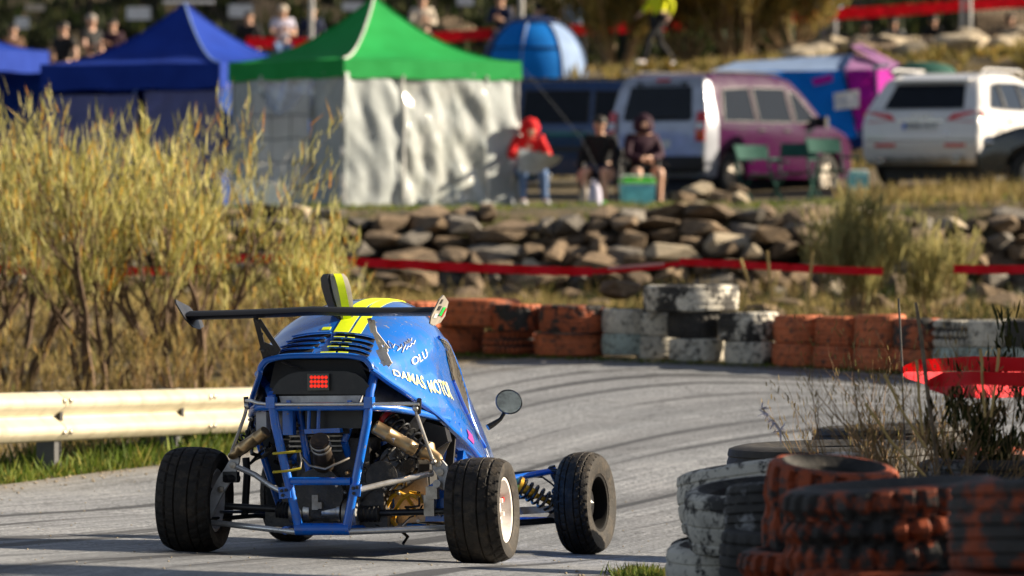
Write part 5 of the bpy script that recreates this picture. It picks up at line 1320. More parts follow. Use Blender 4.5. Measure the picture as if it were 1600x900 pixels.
# collapsed blue and magenta tent between the cars
YT = 93.0
root = empty('cabin_tent', (xat(1265, YT), YT, gz(xat(1265, YT), YT)), (0, 0, 0), 'sagging blue and magenta tent wedged between the purple van and the white car', 'tent')
def tp_(px, py, dy=0): return at(px, py, YT + dy) - root.location
def quadsheet(a, b, c, d, name, m_, n=8, amp=.07, seed=1):
    P = []
    for i in range(n + 1):
        P.append([(a.lerp(b, j / n)).lerp(d.lerp(c, j / n), i / n) + V((0, -1, .3)) * amp * mnoise.noise(V((i * .45, j * .45, seed))) * (1 if 0 < i < n and 0 < j < n else .2) for j in range(n + 1)])
    return MB().sheet(P, (0, .006, -.002)).build(name, m_, root, smooth=70)
quadsheet(tp_(1108, 112, .0), tp_(1150, 97, 1.6), tp_(1335, 84, 1.5), tp_(1318, 110, .0), 'roof_panel', 'dome_pale', seed=2)
quadsheet(tp_(1108, 112, .0), tp_(1318, 110, .0), tp_(1342, 215, -.6), tp_(1120, 230, -.3), 'front_panel', 'dome_blue', 12, .14, seed=3)
quadsheet(tp_(1318, 110, .0), tp_(1335, 84, 1.5), tp_(1425, 110, .9), tp_(1368, 108, -.1), 'roof_panel', 't_pinkgrey', seed=4)
quadsheet(tp_(1318, 110, .0), tp_(1368, 108, -.1), tp_(1372, 190, -.5), tp_(1338, 205, -.6), 'door_panel', 't_magenta', 10, .12, seed=5)
quadsheet(tp_(1368, 108, -.1), tp_(1425, 110, .9), tp_(1420, 250, .6), tp_(1372, 250, -.3), 'side_panel', 't_magenta', 8, .1, seed=6)
quadsheet(tp_(1330, 72, 1.4), tp_(1345, 68, 1.6), tp_(1420, 108, .8), tp_(1395, 112, .2), 'fly', 't_pinkgrey', seed=7)
quadsheet(tp_(1268, 124, -.28), tp_(1300, 115, -.28), tp_(1301, 127, -.33), tp_(1272, 134, -.33), 'badge', 't_magenta', 4, .0)
quadsheet(tp_(1302, 146, -.45), tp_(1342, 140, -.45), tp_(1342, 168, -.52), tp_(1304, 172, -.52), 'towel', 't_white', 6, .08, seed=8)
for a, b_ in (((1318, 108, -.02), (1342, 215, -.62)), ((1368, 106, -.12), (1372, 190, -.52)), ((1318, 108, 0), (1335, 80, 1.5))): MB().tube([tp_(*a), tp_(*b_)], .025, 6).build('pole_sleeve', 'dome_navy', root)
quadsheet(tp_(1362, 104, -.1), tp_(1390, 98, -.1), tp_(1388, 104, -.14), tp_(1364, 112, -.14), 'cuff', 't_white', 4, .02)
MB().sheet([[tp_(1112 + 40 * j, 112 + 30 * i, 2.2) for j in range(8)] for i in range(5)], (0, .006, 0)).build('rear_panel', 't_blue2', root)

# ================================================================== vehicles
def arc(cy, cz, r, a0, a1, n=10): return [(cy + r * cos(a0 + (a1 - a0) * i / n), cz + r * sin(a0 + (a1 - a0) * i / n)) for i in range(n + 1)]
def vehicle(name, loc, rz, label, cat, top, L_, zb, wheels, wr, wfun, body, rear=None, windows=(), bevel=.05, colour_split=None, taper=(.05, .16), handles=(), seams=(), extras=None, group='cars parked on the terrace'):
    root = empty(name, loc, (0, 0, rz), label, cat, group)
    arch = wr + .055
    ol = list(top)                                           # from rear bottom over the roof to front bottom
    ol += arc(wheels[1], wr, arch, 0 - math.asin((wr - zb) / arch), pi + math.asin((wr - zb) / arch))
    ol += arc(wheels[0], wr, arch, 0 - math.asin((wr - zb) / arch), pi + math.asin((wr - zb) / arch))
    pl = lambda y: 1 - taper[0] * max(0, 1 - y / .35) ** 2 - taper[1] * max(0, (y - (L_ - .9)) / .9) ** 2
    X = lambda y, z: wfun(z) * pl(y)
    bm = bmesh.new(); vs = [bm.verts.new((0, y, z)) for y, z in ol]; bm.faces.new(vs)
    for z in [zb + .12 * k for k in range(1, 15)]:
        bmesh.ops.bisect_plane(bm, geom=bm.verts[:] + bm.edges[:] + bm.faces[:], plane_co=(0, 0, z), plane_no=(0, 0, 1))
    for y in [.15, .35, .6] + [L_ * k / 9 for k in range(2, 8)] + [L_ - .7, L_ - .45, L_ - .2]:
        bmesh.ops.bisect_plane(bm, geom=bm.verts[:] + bm.edges[:] + bm.faces[:], plane_co=(0, y, 0), plane_no=(0, 1, 0))
    bm.verts.index_update(); n = len(bm.verts); base = [v.co.copy() for v in bm.verts]
    F = [[v.index for v in f.verts] for f in bm.faces]; E = [[v.index for v in e.verts] for e in bm.edges if len(e.link_faces) == 1]; bm.free()
    mb = MB(); mb.add([V((X(q.y, q.z), q.y, q.z)) for q in base], F); mb.add([V((-X(q.y, q.z), q.y, q.z)) for q in base], F)
    mb.f += [(a, b_, b_ + n, a + n) for a, b_ in E]; mb.mi += [0] * len(E)
    bm = bmesh.new(); me = bpy.data.meshes.new('body'); me.from_pydata(mb.v, [], mb.f); bm.from_mesh(me)
    bmesh.ops.recalc_face_normals(bm, faces=bm.faces)
    sharp = [e for e in bm.edges if len(e.link_faces) == 2 and e.calc_face_angle() > R(48) and e.verts[0].co.z > zb + .12]
    bmesh.ops.bevel(bm, geom=sharp, offset=bevel, segments=3, affect='EDGES', profile=.6)
    bm.to_mesh(me); bm.free()
    for m_ in (body if isinstance(body, (tuple, list)) else (body,)): me.materials.append(M[m_])
    me.polygons.foreach_set('use_smooth', [True] * len(me.polygons)); me.set_sharp_from_angle(angle=R(42))
    if colour_split is not None:
        for p in me.polygons: p.material_index = 0 if p.center.y < colour_split else 1
    bo = bpy.data.objects.new('body', me); link(bo, root)
    # dark wheel-arch liners and underside
    for wy in wheels:
        MB().box((0, wy, wr + .05), (2 * wfun(wr) - .36, arch * 1.9, arch * 1.7)).build('arch_liner', 'car_trim', root)
        for s_ in (-1, 1):
            wl = MB().lathe([(wr * .62, -.06), (wr * .6, .06), (wr * .5, .05), (wr * .18, .075), (0, .08)], 20, axis=(s_, 0, 0)).build('wheel', 'alloy_dull', root, loc=(s_ * (wfun(wr) - .11), wy, wr))
            MB().lathe([(wr * .62, -.11), (wr * .9, -.115), (wr, -.08), (wr, .08), (wr * .9, .115), (wr * .62, .10)], 28, axis=(s_, 0, 0), closed=True).build('tyre', 'tyre_plain', wl)
            for k in range(5):
                a = 2 * pi * k / 5; MB().tube([V((s_ * .062, .04 * cos(a), .04 * sin(a))), V((s_ * .058, wr * .56 * cos(a), wr * .56 * sin(a)))], .03, 5).build('spoke', 'alloy_dull', wl)
    def flank(poly, s_, off): return [V((s_ * (X(y, z) + off), y, z)) for y, z in poly]
    def dense(poly):
        out = []
        for i in range(len(poly)):
            a, b_ = poly[i], poly[(i + 1) % len(poly)]
            for k in range(4): out.append((a[0] + (b_[0] - a[0]) * k / 4, a[1] + (b_[1] - a[1]) * k / 4))
        return out
    for poly in windows:
        for s_ in (-1, 1):
            wd = MB().prism(flank(dense(poly), s_, .006), (-s_ * .012, 0, 0)).build('window', 'glass_dark', root, smooth=0)
            q = flank(dense(poly), s_, .008); MB().tube(q, .012, 5, closed=True).build('frame', 'car_trim', wd)
    for y, z in handles:
        for s_ in (-1, 1): MB().tube([V((s_ * (X(y, z) + .02), y - .09, z)), V((s_ * (X(y, z) + .035), y, z + .005)), V((s_ * (X(y, z) + .02), y + .09, z))], .014, 6).build('door_handle', 'car_trim', root)
    for sm in seams:
        for s_ in (-1, 1): MB().tube([V((s_ * (X(y, z) + .0005), y, z)) for y, z in sm], .006, 5).build('door_seam', 'car_trim', root)
    # rear: profile y at a height
    rp = [q for q in top if q[0] < L_ * .3]
    ry = lambda z: float(np.interp(z, [q[1] for q in rp], [q[0] for q in rp]))
    def rear_panel(z0, z1, x0, x1, nm, m_, off=.008, tp=None, parent=root, n=6):
        P = []
        for i in range(n + 1):
            z = z0 + (z1 - z0) * i / n; t = i / n; f = 1 if tp is None else 1 + (tp - 1) * t
            row = []
            for j in range(9):
                x = (x0 + (x1 - x0) * j / 8) * f; bow = .06 * max(0, abs(x) / wfun(z) - .55) ** 2 / .2
                row.append(V((x, ry(z) - off + bow, z)))
            P.append(row)
        return MB().sheet(P, (0, .012, 0)).build(nm, m_, parent, smooth=60)
    if extras: extras(root, rear_panel, X, ry)
    return root
# silver / purple van
def van_rear(root, rp_, X, ry):
    w_ = rp_(1.13, 1.62, -.62, .62, 'rear_window', 'glass_dark', .012, .88); rp_(1.1, 1.66, -.66, .66, 'window_frame', 'car_trim', .006, .88)
    for s_ in (-1, 1):
        lp = rp_(.80, 1.24, s_ * .72, s_ * .87, 'tail_light', 'lamp_red', .06); rp_(.98, 1.08, s_ * .73, s_ * .86, 'reverse_lens', 'decal_white', .066, None, lp)
        MB().box((s_ * 1.02, 3.05, 1.12), (.2, .09, .16)).build('side_mirror', 'car_trim', root)
        MB().tube([V((s_ * .66, .5, 1.82)), V((s_ * .66, .6, 1.85)), V((s_ * .66, 2.3, 1.85)), V((s_ * .66, 2.4, 1.81))], .018, 6).build('roof_rail', 'car_trim', root)
    rp_(.33, .58, -.86, .86, 'bumper', 'car_trim', .05); rp_(.70, .82, -.26, .26, 'number_plate', 'plate_white', .012)
    rp_(1.70, 1.735, -.12, .12, 'brake_light', 'lamp_red', .03)
    for x in (-.4, .4): MB().box((x, ry(1.66) - .02, 1.66), (.07, .05, .05)).build('hinge', 'car_trim', root)
    MB().tube([V((-.05, ry(1.14) - .03, 1.14)), V((.35, ry(1.2) - .03, 1.18))], .012, 5).build('wiper', 'car_trim', root)
    MB().tube([V((0, ry(1.05) - .001, .62)), V((0, ry(.9) - .001, .9))], .006, 5).build('door_seam', 'car_trim', root)
top = [(.10, .26), (.02, .36), (0, .55), (.02, .95), (.08, 1.25), (.17, 1.62), (.26, 1.76), (.55, 1.82), (1.3, 1.845), (2.2, 1.83), (2.62, 1.75), (3.0, 1.45), (3.36, 1.14), (3.65, 1.05), (4.1, .93), (4.32, .78), (4.38, .5), (4.34, .26)]
wv = lambda z: float(np.interp(z, [.2, .5, .95, 1.1, 1.65, 1.85], [.84, .90, .905, .89, .76, .66]))
vehicle('parked_van', (xat(1024, 85), 85, gz(xat(1040, 86), 86)), R(-35), 'silver small van with a purple flank parked behind the seated men', 'van', top, 4.38, .26, (.78, 3.5), .32, wv, ('car_silver', 'car_purple'),
        windows=([(.50, 1.10), (.62, 1.58), (1.35, 1.62), (1.40, 1.10)], [(1.48, 1.10), (1.45, 1.62), (2.35, 1.62), (2.42, 1.10)], [(2.52, 1.10), (2.46, 1.58), (2.62, 1.56), (3.12, 1.13)]),
        colour_split=.30, handles=((1.55, .98), (2.25, .98)), seams=([(1.44, .36), (1.44, 1.62)], [(2.47, .36), (2.47, 1.6)], [(.4, 1.0), (1.44, 1.02)], [(3.3, .4), (3.36, 1.0)]), extras=van_rear)
# white SUV
def suv_rear(root, rp_, X, ry):
    rp_(1.10, 1.46, -.62, .62, 'rear_window', 'glass_dark', .012, .86)
    MB().prism([V((-.60, .44, 1.535)), V((.60, .44, 1.535)), V((.56, .78, 1.59)), V((-.56, .78, 1.59))], (0, 0, -.03)).build('spoiler', 'car_white', root)
    for s_ in (-1, 1):
        a = sorted((s_ * .42, s_ * .90)); lp = MB().prism([V((s_ * .40, ry(.96) - .02, .925)), V((s_ * .80, ry(.9) - .015, .90)), V((s_ * .93, .12, .96)), V((s_ * .93, .14, 1.06)), V((s_ * .78, ry(1.04) - .015, 1.055)), V((s_ * .48, ry(1.02) - .02, 1.02))], (0, .05, 0)).build('tail_light', 'lamp_red', root)
        rp_(.54, .59, s_ * .38, s_ * .84, 'fog_lamp', 'lamp_red', .012)
        MB().tube([V((s_ * .70, .75, 1.645)), V((s_ * .70, .9, 1.69)), V((s_ * .70, 2.4, 1.70)), V((s_ * .70, 2.6, 1.64))], .02, 6).build('roof_rail', 'car_white', root)
        MB().box((s_ * 1.04, 3.05, 1.06), (.2, .1, .15)).build('side_mirror', 'car_white', root)
        MB().lathe([(.05, 0), (.05, .1), (.04, .1), (.04, 0)], 14, o=(s_ * .58, .0, .36), axis=(0, -1, 0)).build('exhaust_pipe', 'chrome', root)
        MB().tube([V((s_ * (X(.95 + .43 * cos(a_), .36 + .43 * sin(a_)) + .006), .95 + .43 * cos(a_), .36 + .43 * sin(a_))) for a_ in [pi * k / 14 for k in range(15)]], .016, 6).build('arch_trim', 'car_white', root)
    rp_(.30, .42, -.78, .78, 'bumper', 'plate_grey', .016)
    pl = rp_(.79, .90, -.27, .27, 'number_plate', 'plate_white', .012); rp_(.79, .90, -.27, -.22, 'country_band', 'plate_blue', .016, None, pl)
    cu = bpy.data.curves.new('t', 'FONT'); cu.body = '8006 HTT'; cu.size = .11; tmp = bpy.data.objects.new('t', cu); COL.objects.link(tmp); bpy.context.view_layer.update()
    me = bpy.data.meshes.new_from_object(tmp.evaluated_get(bpy.context.evaluated_depsgraph_get())); bpy.data.objects.remove(tmp)
    me.materials.clear(); me.materials.append(M['car_trim']); tag(inst('plate_lettering', me, pl, (-.20, ry(.85) - .021, .808), (R(90), 0, 0)), kind='stuff')
    for k in range(4): MB().lathe([(.052, -.003), (.052, .003), (.04, .003), (.04, -.003)], 18, o=(-.117 + .078 * k, ry(.99) - .012 - .002 * (k % 2), .985), axis=(0, 1, 0), closed=True).build('emblem_ring', 'chrome', root)
    MB().box((0, ry(.93) - .01, .925), (.7, .02, .03)).build('grip_strip', 'chrome', root)
    rp_(.72, .755, .38, .46, 'badge', 'chrome', .012)
    MB().tube([V((x, ry(1.08) + .002, 1.08)) for x in (-.8, 0, .8)], .006, 5).build('door_seam', 'car_trim', root); MB().tube([V((x, ry(.64) + .002, .64)) for x in (-.85, 0, .85)], .006, 5).build('door_seam', 'car_trim', root)
top = [(.16, .28), (.06, .36), (.0, .55), (.0, .72), (.03, .88), (.09, 1.04), (.17, 1.10), (.52, 1.47), (.58, 1.53), (.85, 1.61), (1.5, 1.66), (2.2, 1.655), (2.7, 1.56), (3.15, 1.28), (3.5, 1.08), (4.1, .98), (4.5, .84), (4.63, .62), (4.58, .28)]
ws = lambda z: float(np.interp(z, [.2, .5, .85, 1.02, 1.5, 1.68], [.88, .94, .945, .92, .74, .62]))
vehicle('parked_car', (xat(1437, 83), 83, gz(xat(1450, 84), 84) + .02), R(-24), 'white SUV seen from behind at the right of the terrace', 'car', top, 4.63, .28, (.95, 3.72), .37, ws, 'car_white',
        windows=([(.55, 1.12), (.92, 1.46), (1.18, 1.48), (1.18, 1.10)], [(1.25, 1.10), (1.25, 1.49), (2.05, 1.50), (2.08, 1.10)], [(2.15, 1.10), (2.12, 1.50), (2.55, 1.46), (3.12, 1.12)]), handles=((1.3, .93), (2.2, .93)), seams=([(1.21, .95), (1.21, 1.5)], [(2.11, .36), (2.11, 1.5)], [(1.4, .42), (1.35, .8), (1.21, .95)]), extras=suv_rear, bevel=.07)
# dark blue people carrier, side-on behind the seated people
def mpv(root, rp_, X, ry):
    for s_ in (-1, 1):
        MB().prism([V((s_ * (X(2, .70) + .012), .9, .66)), V((s_ * (X(2, .70) + .012), 3.4, .66)), V((s_ * (X(2, .70) + .012), 3.4, .74)), V((s_ * (X(2, .70) + .012), .9, .74))], (-s_ * .015, 0, 0)).build('side_moulding', 'car_trim', root)
        MB().tube([V((s_ * .7, .6, 1.80)), V((s_ * .7, .8, 1.83)), V((s_ * .7, 2.9, 1.82)), V((s_ * .7, 3.1, 1.77))], .018, 6).build('roof_rail', 'car_trim', root)
    rp_(1.2, 1.6, -.6, .6, 'rear_window', 'glass_dark', .012, .9)
    for s_ in (-1, 1): rp_(.8, 1.2, s_ * .74, s_ * .9, 'tail_light', 'lamp_red', .02)
    rp_(.35, .58, -.86, .86, 'bumper', 'car_trim', .03)
top = [(.1, .28), (.02, .38), (0, .6), (.03, 1.0), (.12, 1.4), (.25, 1.68), (.5, 1.77), (1.4, 1.80), (2.7, 1.79), (3.2, 1.70), (3.7, 1.38), (4.05, 1.12), (4.5, 1.0), (4.78, .82), (4.85, .5), (4.8, .28)]
vehicle('parked_van', (xat(1075, 91.5), 91.5, gz(xat(920, 91), 91) - .12), R(84), 'dark blue people carrier standing side-on beside the green tent', 'van', top, 4.85, .28, (.85, 3.85), .33, lambda z: float(np.interp(z, [.2, .5, 1.0, 1.1, 1.7, 1.85], [.86, .92, .93, .91, .78, .68])), 'car_blue',
        windows=([(.42, 1.14), (.50, 1.60), (1.42, 1.63), (1.45, 1.12)], [(1.53, 1.12), (1.50, 1.63), (2.55, 1.63), (2.60, 1.12)], [(2.68, 1.12), (2.63, 1.62), (3.05, 1.58), (3.62, 1.14)]), handles=((1.7, .98), (2.5, .98)), seams=([(1.49, .4), (1.49, 1.63)], [(2.64, .4), (2.64, 1.62)]), extras=mpv)
# dark hatchback at the right edge, nose to the left
def hatch(root, rp_, X, ry):
    for s_ in (-1, 1): MB().ball((s_ * .62, 3.76, .70), (.16, .10, .09), 14, 8).build('headlight', 'mirror_glass', root)
    MB().box((0, 3.92, .48), (1.1, .04, .18)).build('grille', 'car_trim', root)
top = [(.1, .25), (.0, .5), (.05, .9), (.3, 1.3), (.6, 1.45), (1.6, 1.5), (2.2, 1.42), (2.9, .98), (3.4, .9), (3.78, .76), (3.9, .55), (3.86, .25)]
vehicle('parked_car', (xat(1535, 76.5) + 3.9, 76.8, gz(6.6, 76.5)), R(84), 'dark car with its bonnet entering at the right picture edge', 'car', top, 3.9, .25, (.7, 3.15), .30, lambda z: float(np.interp(z, [.2, .5, .85, 1.4], [.80, .85, .84, .62])), 'car_dark',
        windows=([(.6, .98), (.75, 1.3), (1.5, 1.38), (1.5, .96)], [(1.58, .96), (1.58, 1.38), (2.1, 1.34), (2.7, .98)]), extras=hatch)

# ================================================================== people
def skin_obj(name, nodes, edges, m_, parent=None, sub=1, root_i=0, loc=None, rot=None):
    me = bpy.data.meshes.new(name); bm = bmesh.new(); ly = bm.verts.layers.skin.verify(); vs = []
    for i, (q, r_) in enumerate(nodes):
        v = bm.verts.new(q); v[ly].radius = (r_, r_) if not hasattr(r_, '__len__') else r_; v[ly].use_root = (i == root_i); vs.append(v)
    for a, b_ in edges: bm.edges.new((vs[a], vs[b_]))
    bm.to_mesh(me); bm.free(); me.materials.append(M[m_])
    o = bpy.data.objects.new(name, me)
    if loc is not None: o.location = loc
    if rot is not None: o.rotation_euler = rot
    link(o, parent)
    o.modifiers.new('skin', 'SKIN').use_smooth_shade = True
    o.modifiers.new('sub', 'SUBSURF').levels = sub; o.modifiers['sub'].render_levels = sub
    return o
STAND = dict(pel=(0, 0, .92), wst=(0, .0, 1.10), chs=(0, .01, 1.32), nck=(0, .02, 1.47), hd=(0, -.005, 1.60), sL=(.18, .02, 1.41), eL=(.25, .05, 1.14), wL=(.22, -.08, .92), hL=(.09, 0, .88), kL=(.11, -.03, .49), aL=(.11, .02, .09), tL=(.13, -.15, .045))
SIT = dict(pel=(0, .12, .50), wst=(0, .17, .66), chs=(0, .15, .88), nck=(0, .11, 1.03), hd=(0, .06, 1.15), sL=(.18, .14, .97), eL=(.25, .02, .73), wL=(.10, -.18, .66), hL=(.10, .10, .48), kL=(.14, -.32, .52), aL=(.14, -.28, .09), tL=(.15, -.46, .045))
EYE_ME = MB().ball((0, 0, 0), (.011, .006, .008), 8, 5).mesh('eye', 'c_black')
def person(x, y, rz, label, pose=STAND, top='c_black', legs='c_navy', shoes='c_black', sleeve=1, shorts=False, hair='hair_dark', hood=None, cap=None, skin='skin', over=None, z=None, scale=1, fat=1.0, group=None, seat=None):
    J = {}
    for k, q in pose.items():
        J[k] = V(q)
        if k[-1] == 'L': J[k[:-1] + 'R'] = V((-q[0], q[1], q[2]))
    for k, q in (over or {}).items(): J[k] = V(q)
    up = (J['hd'] - J['nck']).normalized(); fw = V((0, -1, 0)); fw = (fw - up * fw.dot(up)).normalized()
    if 'look' in J: fw = J['look'].normalized()
    hd = J['hd']; rt = fw.cross(up)
    N = []; E = []; ix = {}
    def nd(k, q, r_, p=None):
        ix[k] = len(N); N.append((V(q), r_)); 
        if p is not None: E.append((ix[p], ix[k]))
    f = fat
    nd('pel', J['pel'], .125 * f); nd('wst', J['wst'], .115 * f, 'pel'); nd('chs', J['chs'], .135 * f, 'wst'); nd('nck', J['nck'], .055, 'chs')
    nd('jaw', hd - up * .055 + fw * .022, .062, 'nck'); nd('hd', hd + up * .02, .092, 'jaw'); nd('crown', hd + up * .085 - fw * .012, .072, 'hd')
    nd('nose', hd + fw * .108 - up * .01, .015, 'hd')
    for s_ in 'LR':
        k = 1 if s_ == 'L' else -1
        nd('ear' + s_, hd - rt * .098 * (1 if (rt.x < 0) == (k > 0) else -1) + up * .01, .018, 'hd')
        nd('s' + s_, J['s' + s_], .062 * f, 'chs'); nd('e' + s_, J['e' + s_], .043, 's' + s_); nd('w' + s_, J['w' + s_], .029, 'e' + s_)
        fd = (J['w' + s_] - J['e' + s_]).normalized(); sd = fd.cross(V((0, 1, .3))).normalized()
        nd('p' + s_, J['w' + s_] + fd * .055, .034, 'w' + s_)
        for m_ in range(4):
            a = J['w' + s_] + fd * .10 + sd * (.011 + .0 - .0) * (m_ - 1.5) * 1.9
            ln = (.062, .075, .07, .052)[m_]; bd = (fd * .8 + V((0, -.25, -.45))).normalized()
            nd(f'f{m_}' + s_, a, .0105, 'p' + s_); nd(f'g{m_}' + s_, a + fd * ln * .45, .009, f'f{m_}' + s_); nd(f'h{m_}' + s_, a + fd * ln * .45 + bd * ln * .5, .0075, f'g{m_}' + s_)
        nd('th' + s_, J['w' + s_] + fd * .05 + sd * .045, .012, 'p' + s_); nd('ti' + s_, J['w' + s_] + fd * .085 + sd * .06, .009, 'th' + s_)
        nd('h' + s_, J['h' + s_], .092 * f, 'pel'); nd('k' + s_, J['k' + s_], .058 * (.5 + f / 2), 'h' + s_)
        cf = J['k' + s_].lerp(J['a' + s_], .35) + V((0, .025, 0)); nd('c' + s_, cf, .056, 'k' + s_); nd('a' + s_, J['a' + s_], .036, 'c' + s_); nd('t' + s_, J['t' + s_], .033, 'a' + s_)
    zz = gz(x, y) if z is None else z
    b = skin_obj('person', N, E, skin, None, 1, 0, (x, y, zz), (0, 0, rz)); b.scale = (scale,) * 3
    tag(b, label, 'person', group)
    for s_ in (-1, 1): inst('eye', EYE_ME, b, hd + fw * .088 + rt * .034 * s_ + up * .022)
    # top
    N2 = []; E2 = []; ix2 = {}
    def n2(k, q, r_, p=None):
        ix2[k] = len(N2); N2.append((V(q), r_))
        if p: E2.append((ix2[p], ix2[k]))
    n2('pel', J['pel'] + V((0, 0, .02)), .138 * f); n2('wst', J['wst'], .138 * f, 'pel'); n2('chs', J['chs'], .158 * f, 'wst'); n2('nck', J['nck'] - up * .035, .085, 'chs')
    for s_ in 'LR':
        n2('s' + s_, J['s' + s_], .082 * f, 'chs'); e = J['e' + s_]
        n2('e' + s_, e if sleeve >= 1 else J['s' + s_].lerp(e, .6), .062, 's' + s_)
        if sleeve >= 1: n2('w' + s_, e.lerp(J['w' + s_], .93), .044, 'e' + s_)
    skin_obj('jacket' if sleeve >= 1 else 'shirt', N2, E2, top, b)
    N3 = [(J['pel'], .140 * f)]; E3 = []
    for s_ in 'LR':
        i = len(N3); N3.append((J['h' + s_], .108 * f)); E3.append((0, i))
        N3.append((J['k' + s_] if not shorts else J['h' + s_].lerp(J['k' + s_], .75), .078)); E3.append((i, i + 1))
        if not shorts: N3.append((J['k' + s_].lerp(J['a' + s_], .4) + V((0, .02, 0)), .068)); E3.append((i + 1, i + 2)); N3.append((J['a' + s_], .052)); E3.append((i + 2, i + 3))
    skin_obj('shorts' if shorts else 'trousers', N3, E3, legs, b)
    for s_ in 'LR':
        a, t_ = J['a' + s_], J['t' + s_]
        skin_obj('shoe', [(a + (a - t_) * .25 - V((0, 0, .035)), .045), (a.lerp(t_, .45) - V((0, 0, .015)), .05), (t_ + (t_ - a) * .1, .042)], [(0, 1), (1, 2)], shoes, b)
    if hood:
        skin_obj('hood', [(J['nck'] - fw * .02, .15), (hd - fw * .055 + up * .0, .165), (hd - fw * .04 + up * .08, .15), (hd + fw * .02 + up * .125, .085)], [(0, 1), (1, 2), (2, 3)], hood, b)
    elif cap:
        c = MB().ball(hd + up * .06 - fw * .005, (.103, .112, .085), 14, 8); c.prism([hd + up * .065 + fw * .09 - rt * .075, hd + up * .065 + fw * .09 + rt * .075, hd + up * .05 + fw * .165 + rt * .045, hd + up * .05 + fw * .165 - rt * .045], up * .012); c.build('cap', cap, b)
    else:
        MB().ball(hd + up * .058 - fw * .022, (.100, .105, .082), 14, 8).ball(hd - fw * .045 + up * .005, (.086, .062, .08), 12, 6).build('hair', hair, b)
    return b
def camp_chair(x, y, rz, m_, label, frame='post_dark', zs=.43, back=.82, group='folding camp chairs on the terrace'):
    r_ = empty('camp_chair', (x, y, gz(x, y)), (0, 0, rz), label, 'camping chair', group)
    for s_ in (-1, 1):
        for y0, y1, z1 in ((-.24, .22, zs), (.24, -.22, zs + .02)):
            MB().tube([V((s_ * .26, y0, .0)), V((s_ * .26, y1, z1))], .014, 7).build('leg', frame, r_)
        MB().tube([V((s_ * .26, .20, zs - .02)), V((s_ * .26, .32, back))], .014, 7).build('back_post', frame, r_)
        MB().tube([V((s_ * .28, -.24, zs + .18)), V((s_ * .28, .24, zs + .20))], .018, 7).build('armrest', frame, r_)
    for a, b_ in ((-.24, .24), (.24, -.24)): MB().tube([V((-.26, a, .02)), V((.26, a, .02))], .010, 6).build('cross_bar', frame, r_)
    MB().sheet([[V((-.25 + .5 * j / 6, -.24 + .46 * i / 5, zs + .01 - .05 * sin(pi * j / 6) * sin(pi * i / 5))) for j in range(7)] for i in range(6)], (0, 0, -.006)).build('seat', m_, r_, smooth=70)
    MB().sheet([[V((-.25 + .5 * j / 6, .22 + .10 * i / 5 + .03 * sin(pi * j / 6), back - .20 + .20 * i / 5)) for j in range(7)] for i in range(6)], (0, .006, 0)).build('backrest', m_, r_, smooth=70)
    return r_
Yp = 78.6
def px_at(px, Y=Yp): return xat(px, Y)
x = px_at(826)
camp_chair(x, Yp + .1, R(12), 'c_darkgreen', 'camp chair with white frame under the person in the red hoodie', 'white_plastic')
pr = person(x, Yp, R(12), 'person in a red hoodie with the hood up, bent over a newspaper', SIT, 'c_red', 'c_denim', 'c_white', hood='c_red', over=dict(chs=(0, .06, .84), nck=(0, -.02, .97), hd=(0, -.10, 1.05), look=(.05, -.8, -.6), sL=(.18, .03, .92), sR=(-.18, .03, .92), eL=(.27, -.06, .70), eR=(-.27, -.06, .70), wL=(.20, -.30, .72), wR=(-.20, -.30, .72), kL=(.13, -.34, .50), aL=(.17, -.26, .09), tL=(.19, -.42, .045)))
nw = MB().sheet([[V((.0 + (.26 if j < 3 else .30) * (j - 3) / 3, -.40 - .10 * abs(j - 3) / 3 - (.03 if j < 3 else .07) * i, (.44 if j <= 3 else .44 + .07 * (j - 3)) + (.31 - (0 if j <= 3 else .075 * (j - 3))) * i / 4 - .018 * (j - 3))) for j in range(7)] for i in range(5)], (0, .004, 0)).build('newspaper', 'c_paper', None, loc=(x, Yp, gz(x, Yp))); nw.rotation_euler = (0, 0, R(12))
tag(nw, 'open grey newspaper held by the person in the red hoodie', 'newspaper')
x = px_at(936)
camp_chair(x, Yp + .5, R(-12), 'c_black', 'dark camp chair under the bald man in the black top')
person(x, Yp + .4, R(-12), 'seated person in a black top and shorts with bare knees and green trainers', SIT, 'c_black', 'c_navy', 'c_green', shorts=True, hair='hair_dark', over=dict(look=(-.25, -.95, .0), wL=(.22, -.16, .5), wR=(-.24, -.12, .48)), z=gz(x, Yp))
x = px_at(1008)
camp_chair(x, Yp + .35, R(10), 'c_black', 'dark camp chair under the person in the plum hoodie')
person(x, Yp + .25, R(14), 'seated person in a dark plum hoodie with the hood up, behind the turquoise cooler', SIT, 'c_plum', 'c_black', 'c_black', hood='c_plum', shorts=True, fat=1.22, over=dict(look=(-.2, -.98, .05), wL=(.02, -.16, .70), wR=(-.06, -.17, .68), kR=(-.18, -.30, .52)))
person(xat(1030, 106.8), 106.8, R(-62), 'walking person in a bright yellow jacket and black trousers on the upper bank', STAND, 'c_neon_y', 'c_black', 'c_white', over=dict(pel=(0, 0, .88), kL=(.10, -.30, .52), aL=(.10, -.40, .12), tL=(.11, -.56, .08), kR=(-.10, .05, .46), aR=(-.10, .36, .12), tR=(-.11, .22, .05), eL=(.24, .16, 1.15), wL=(.24, .06, .95), eR=(-.24, -.10, 1.15), wR=(-.22, -.26, 1.02)))
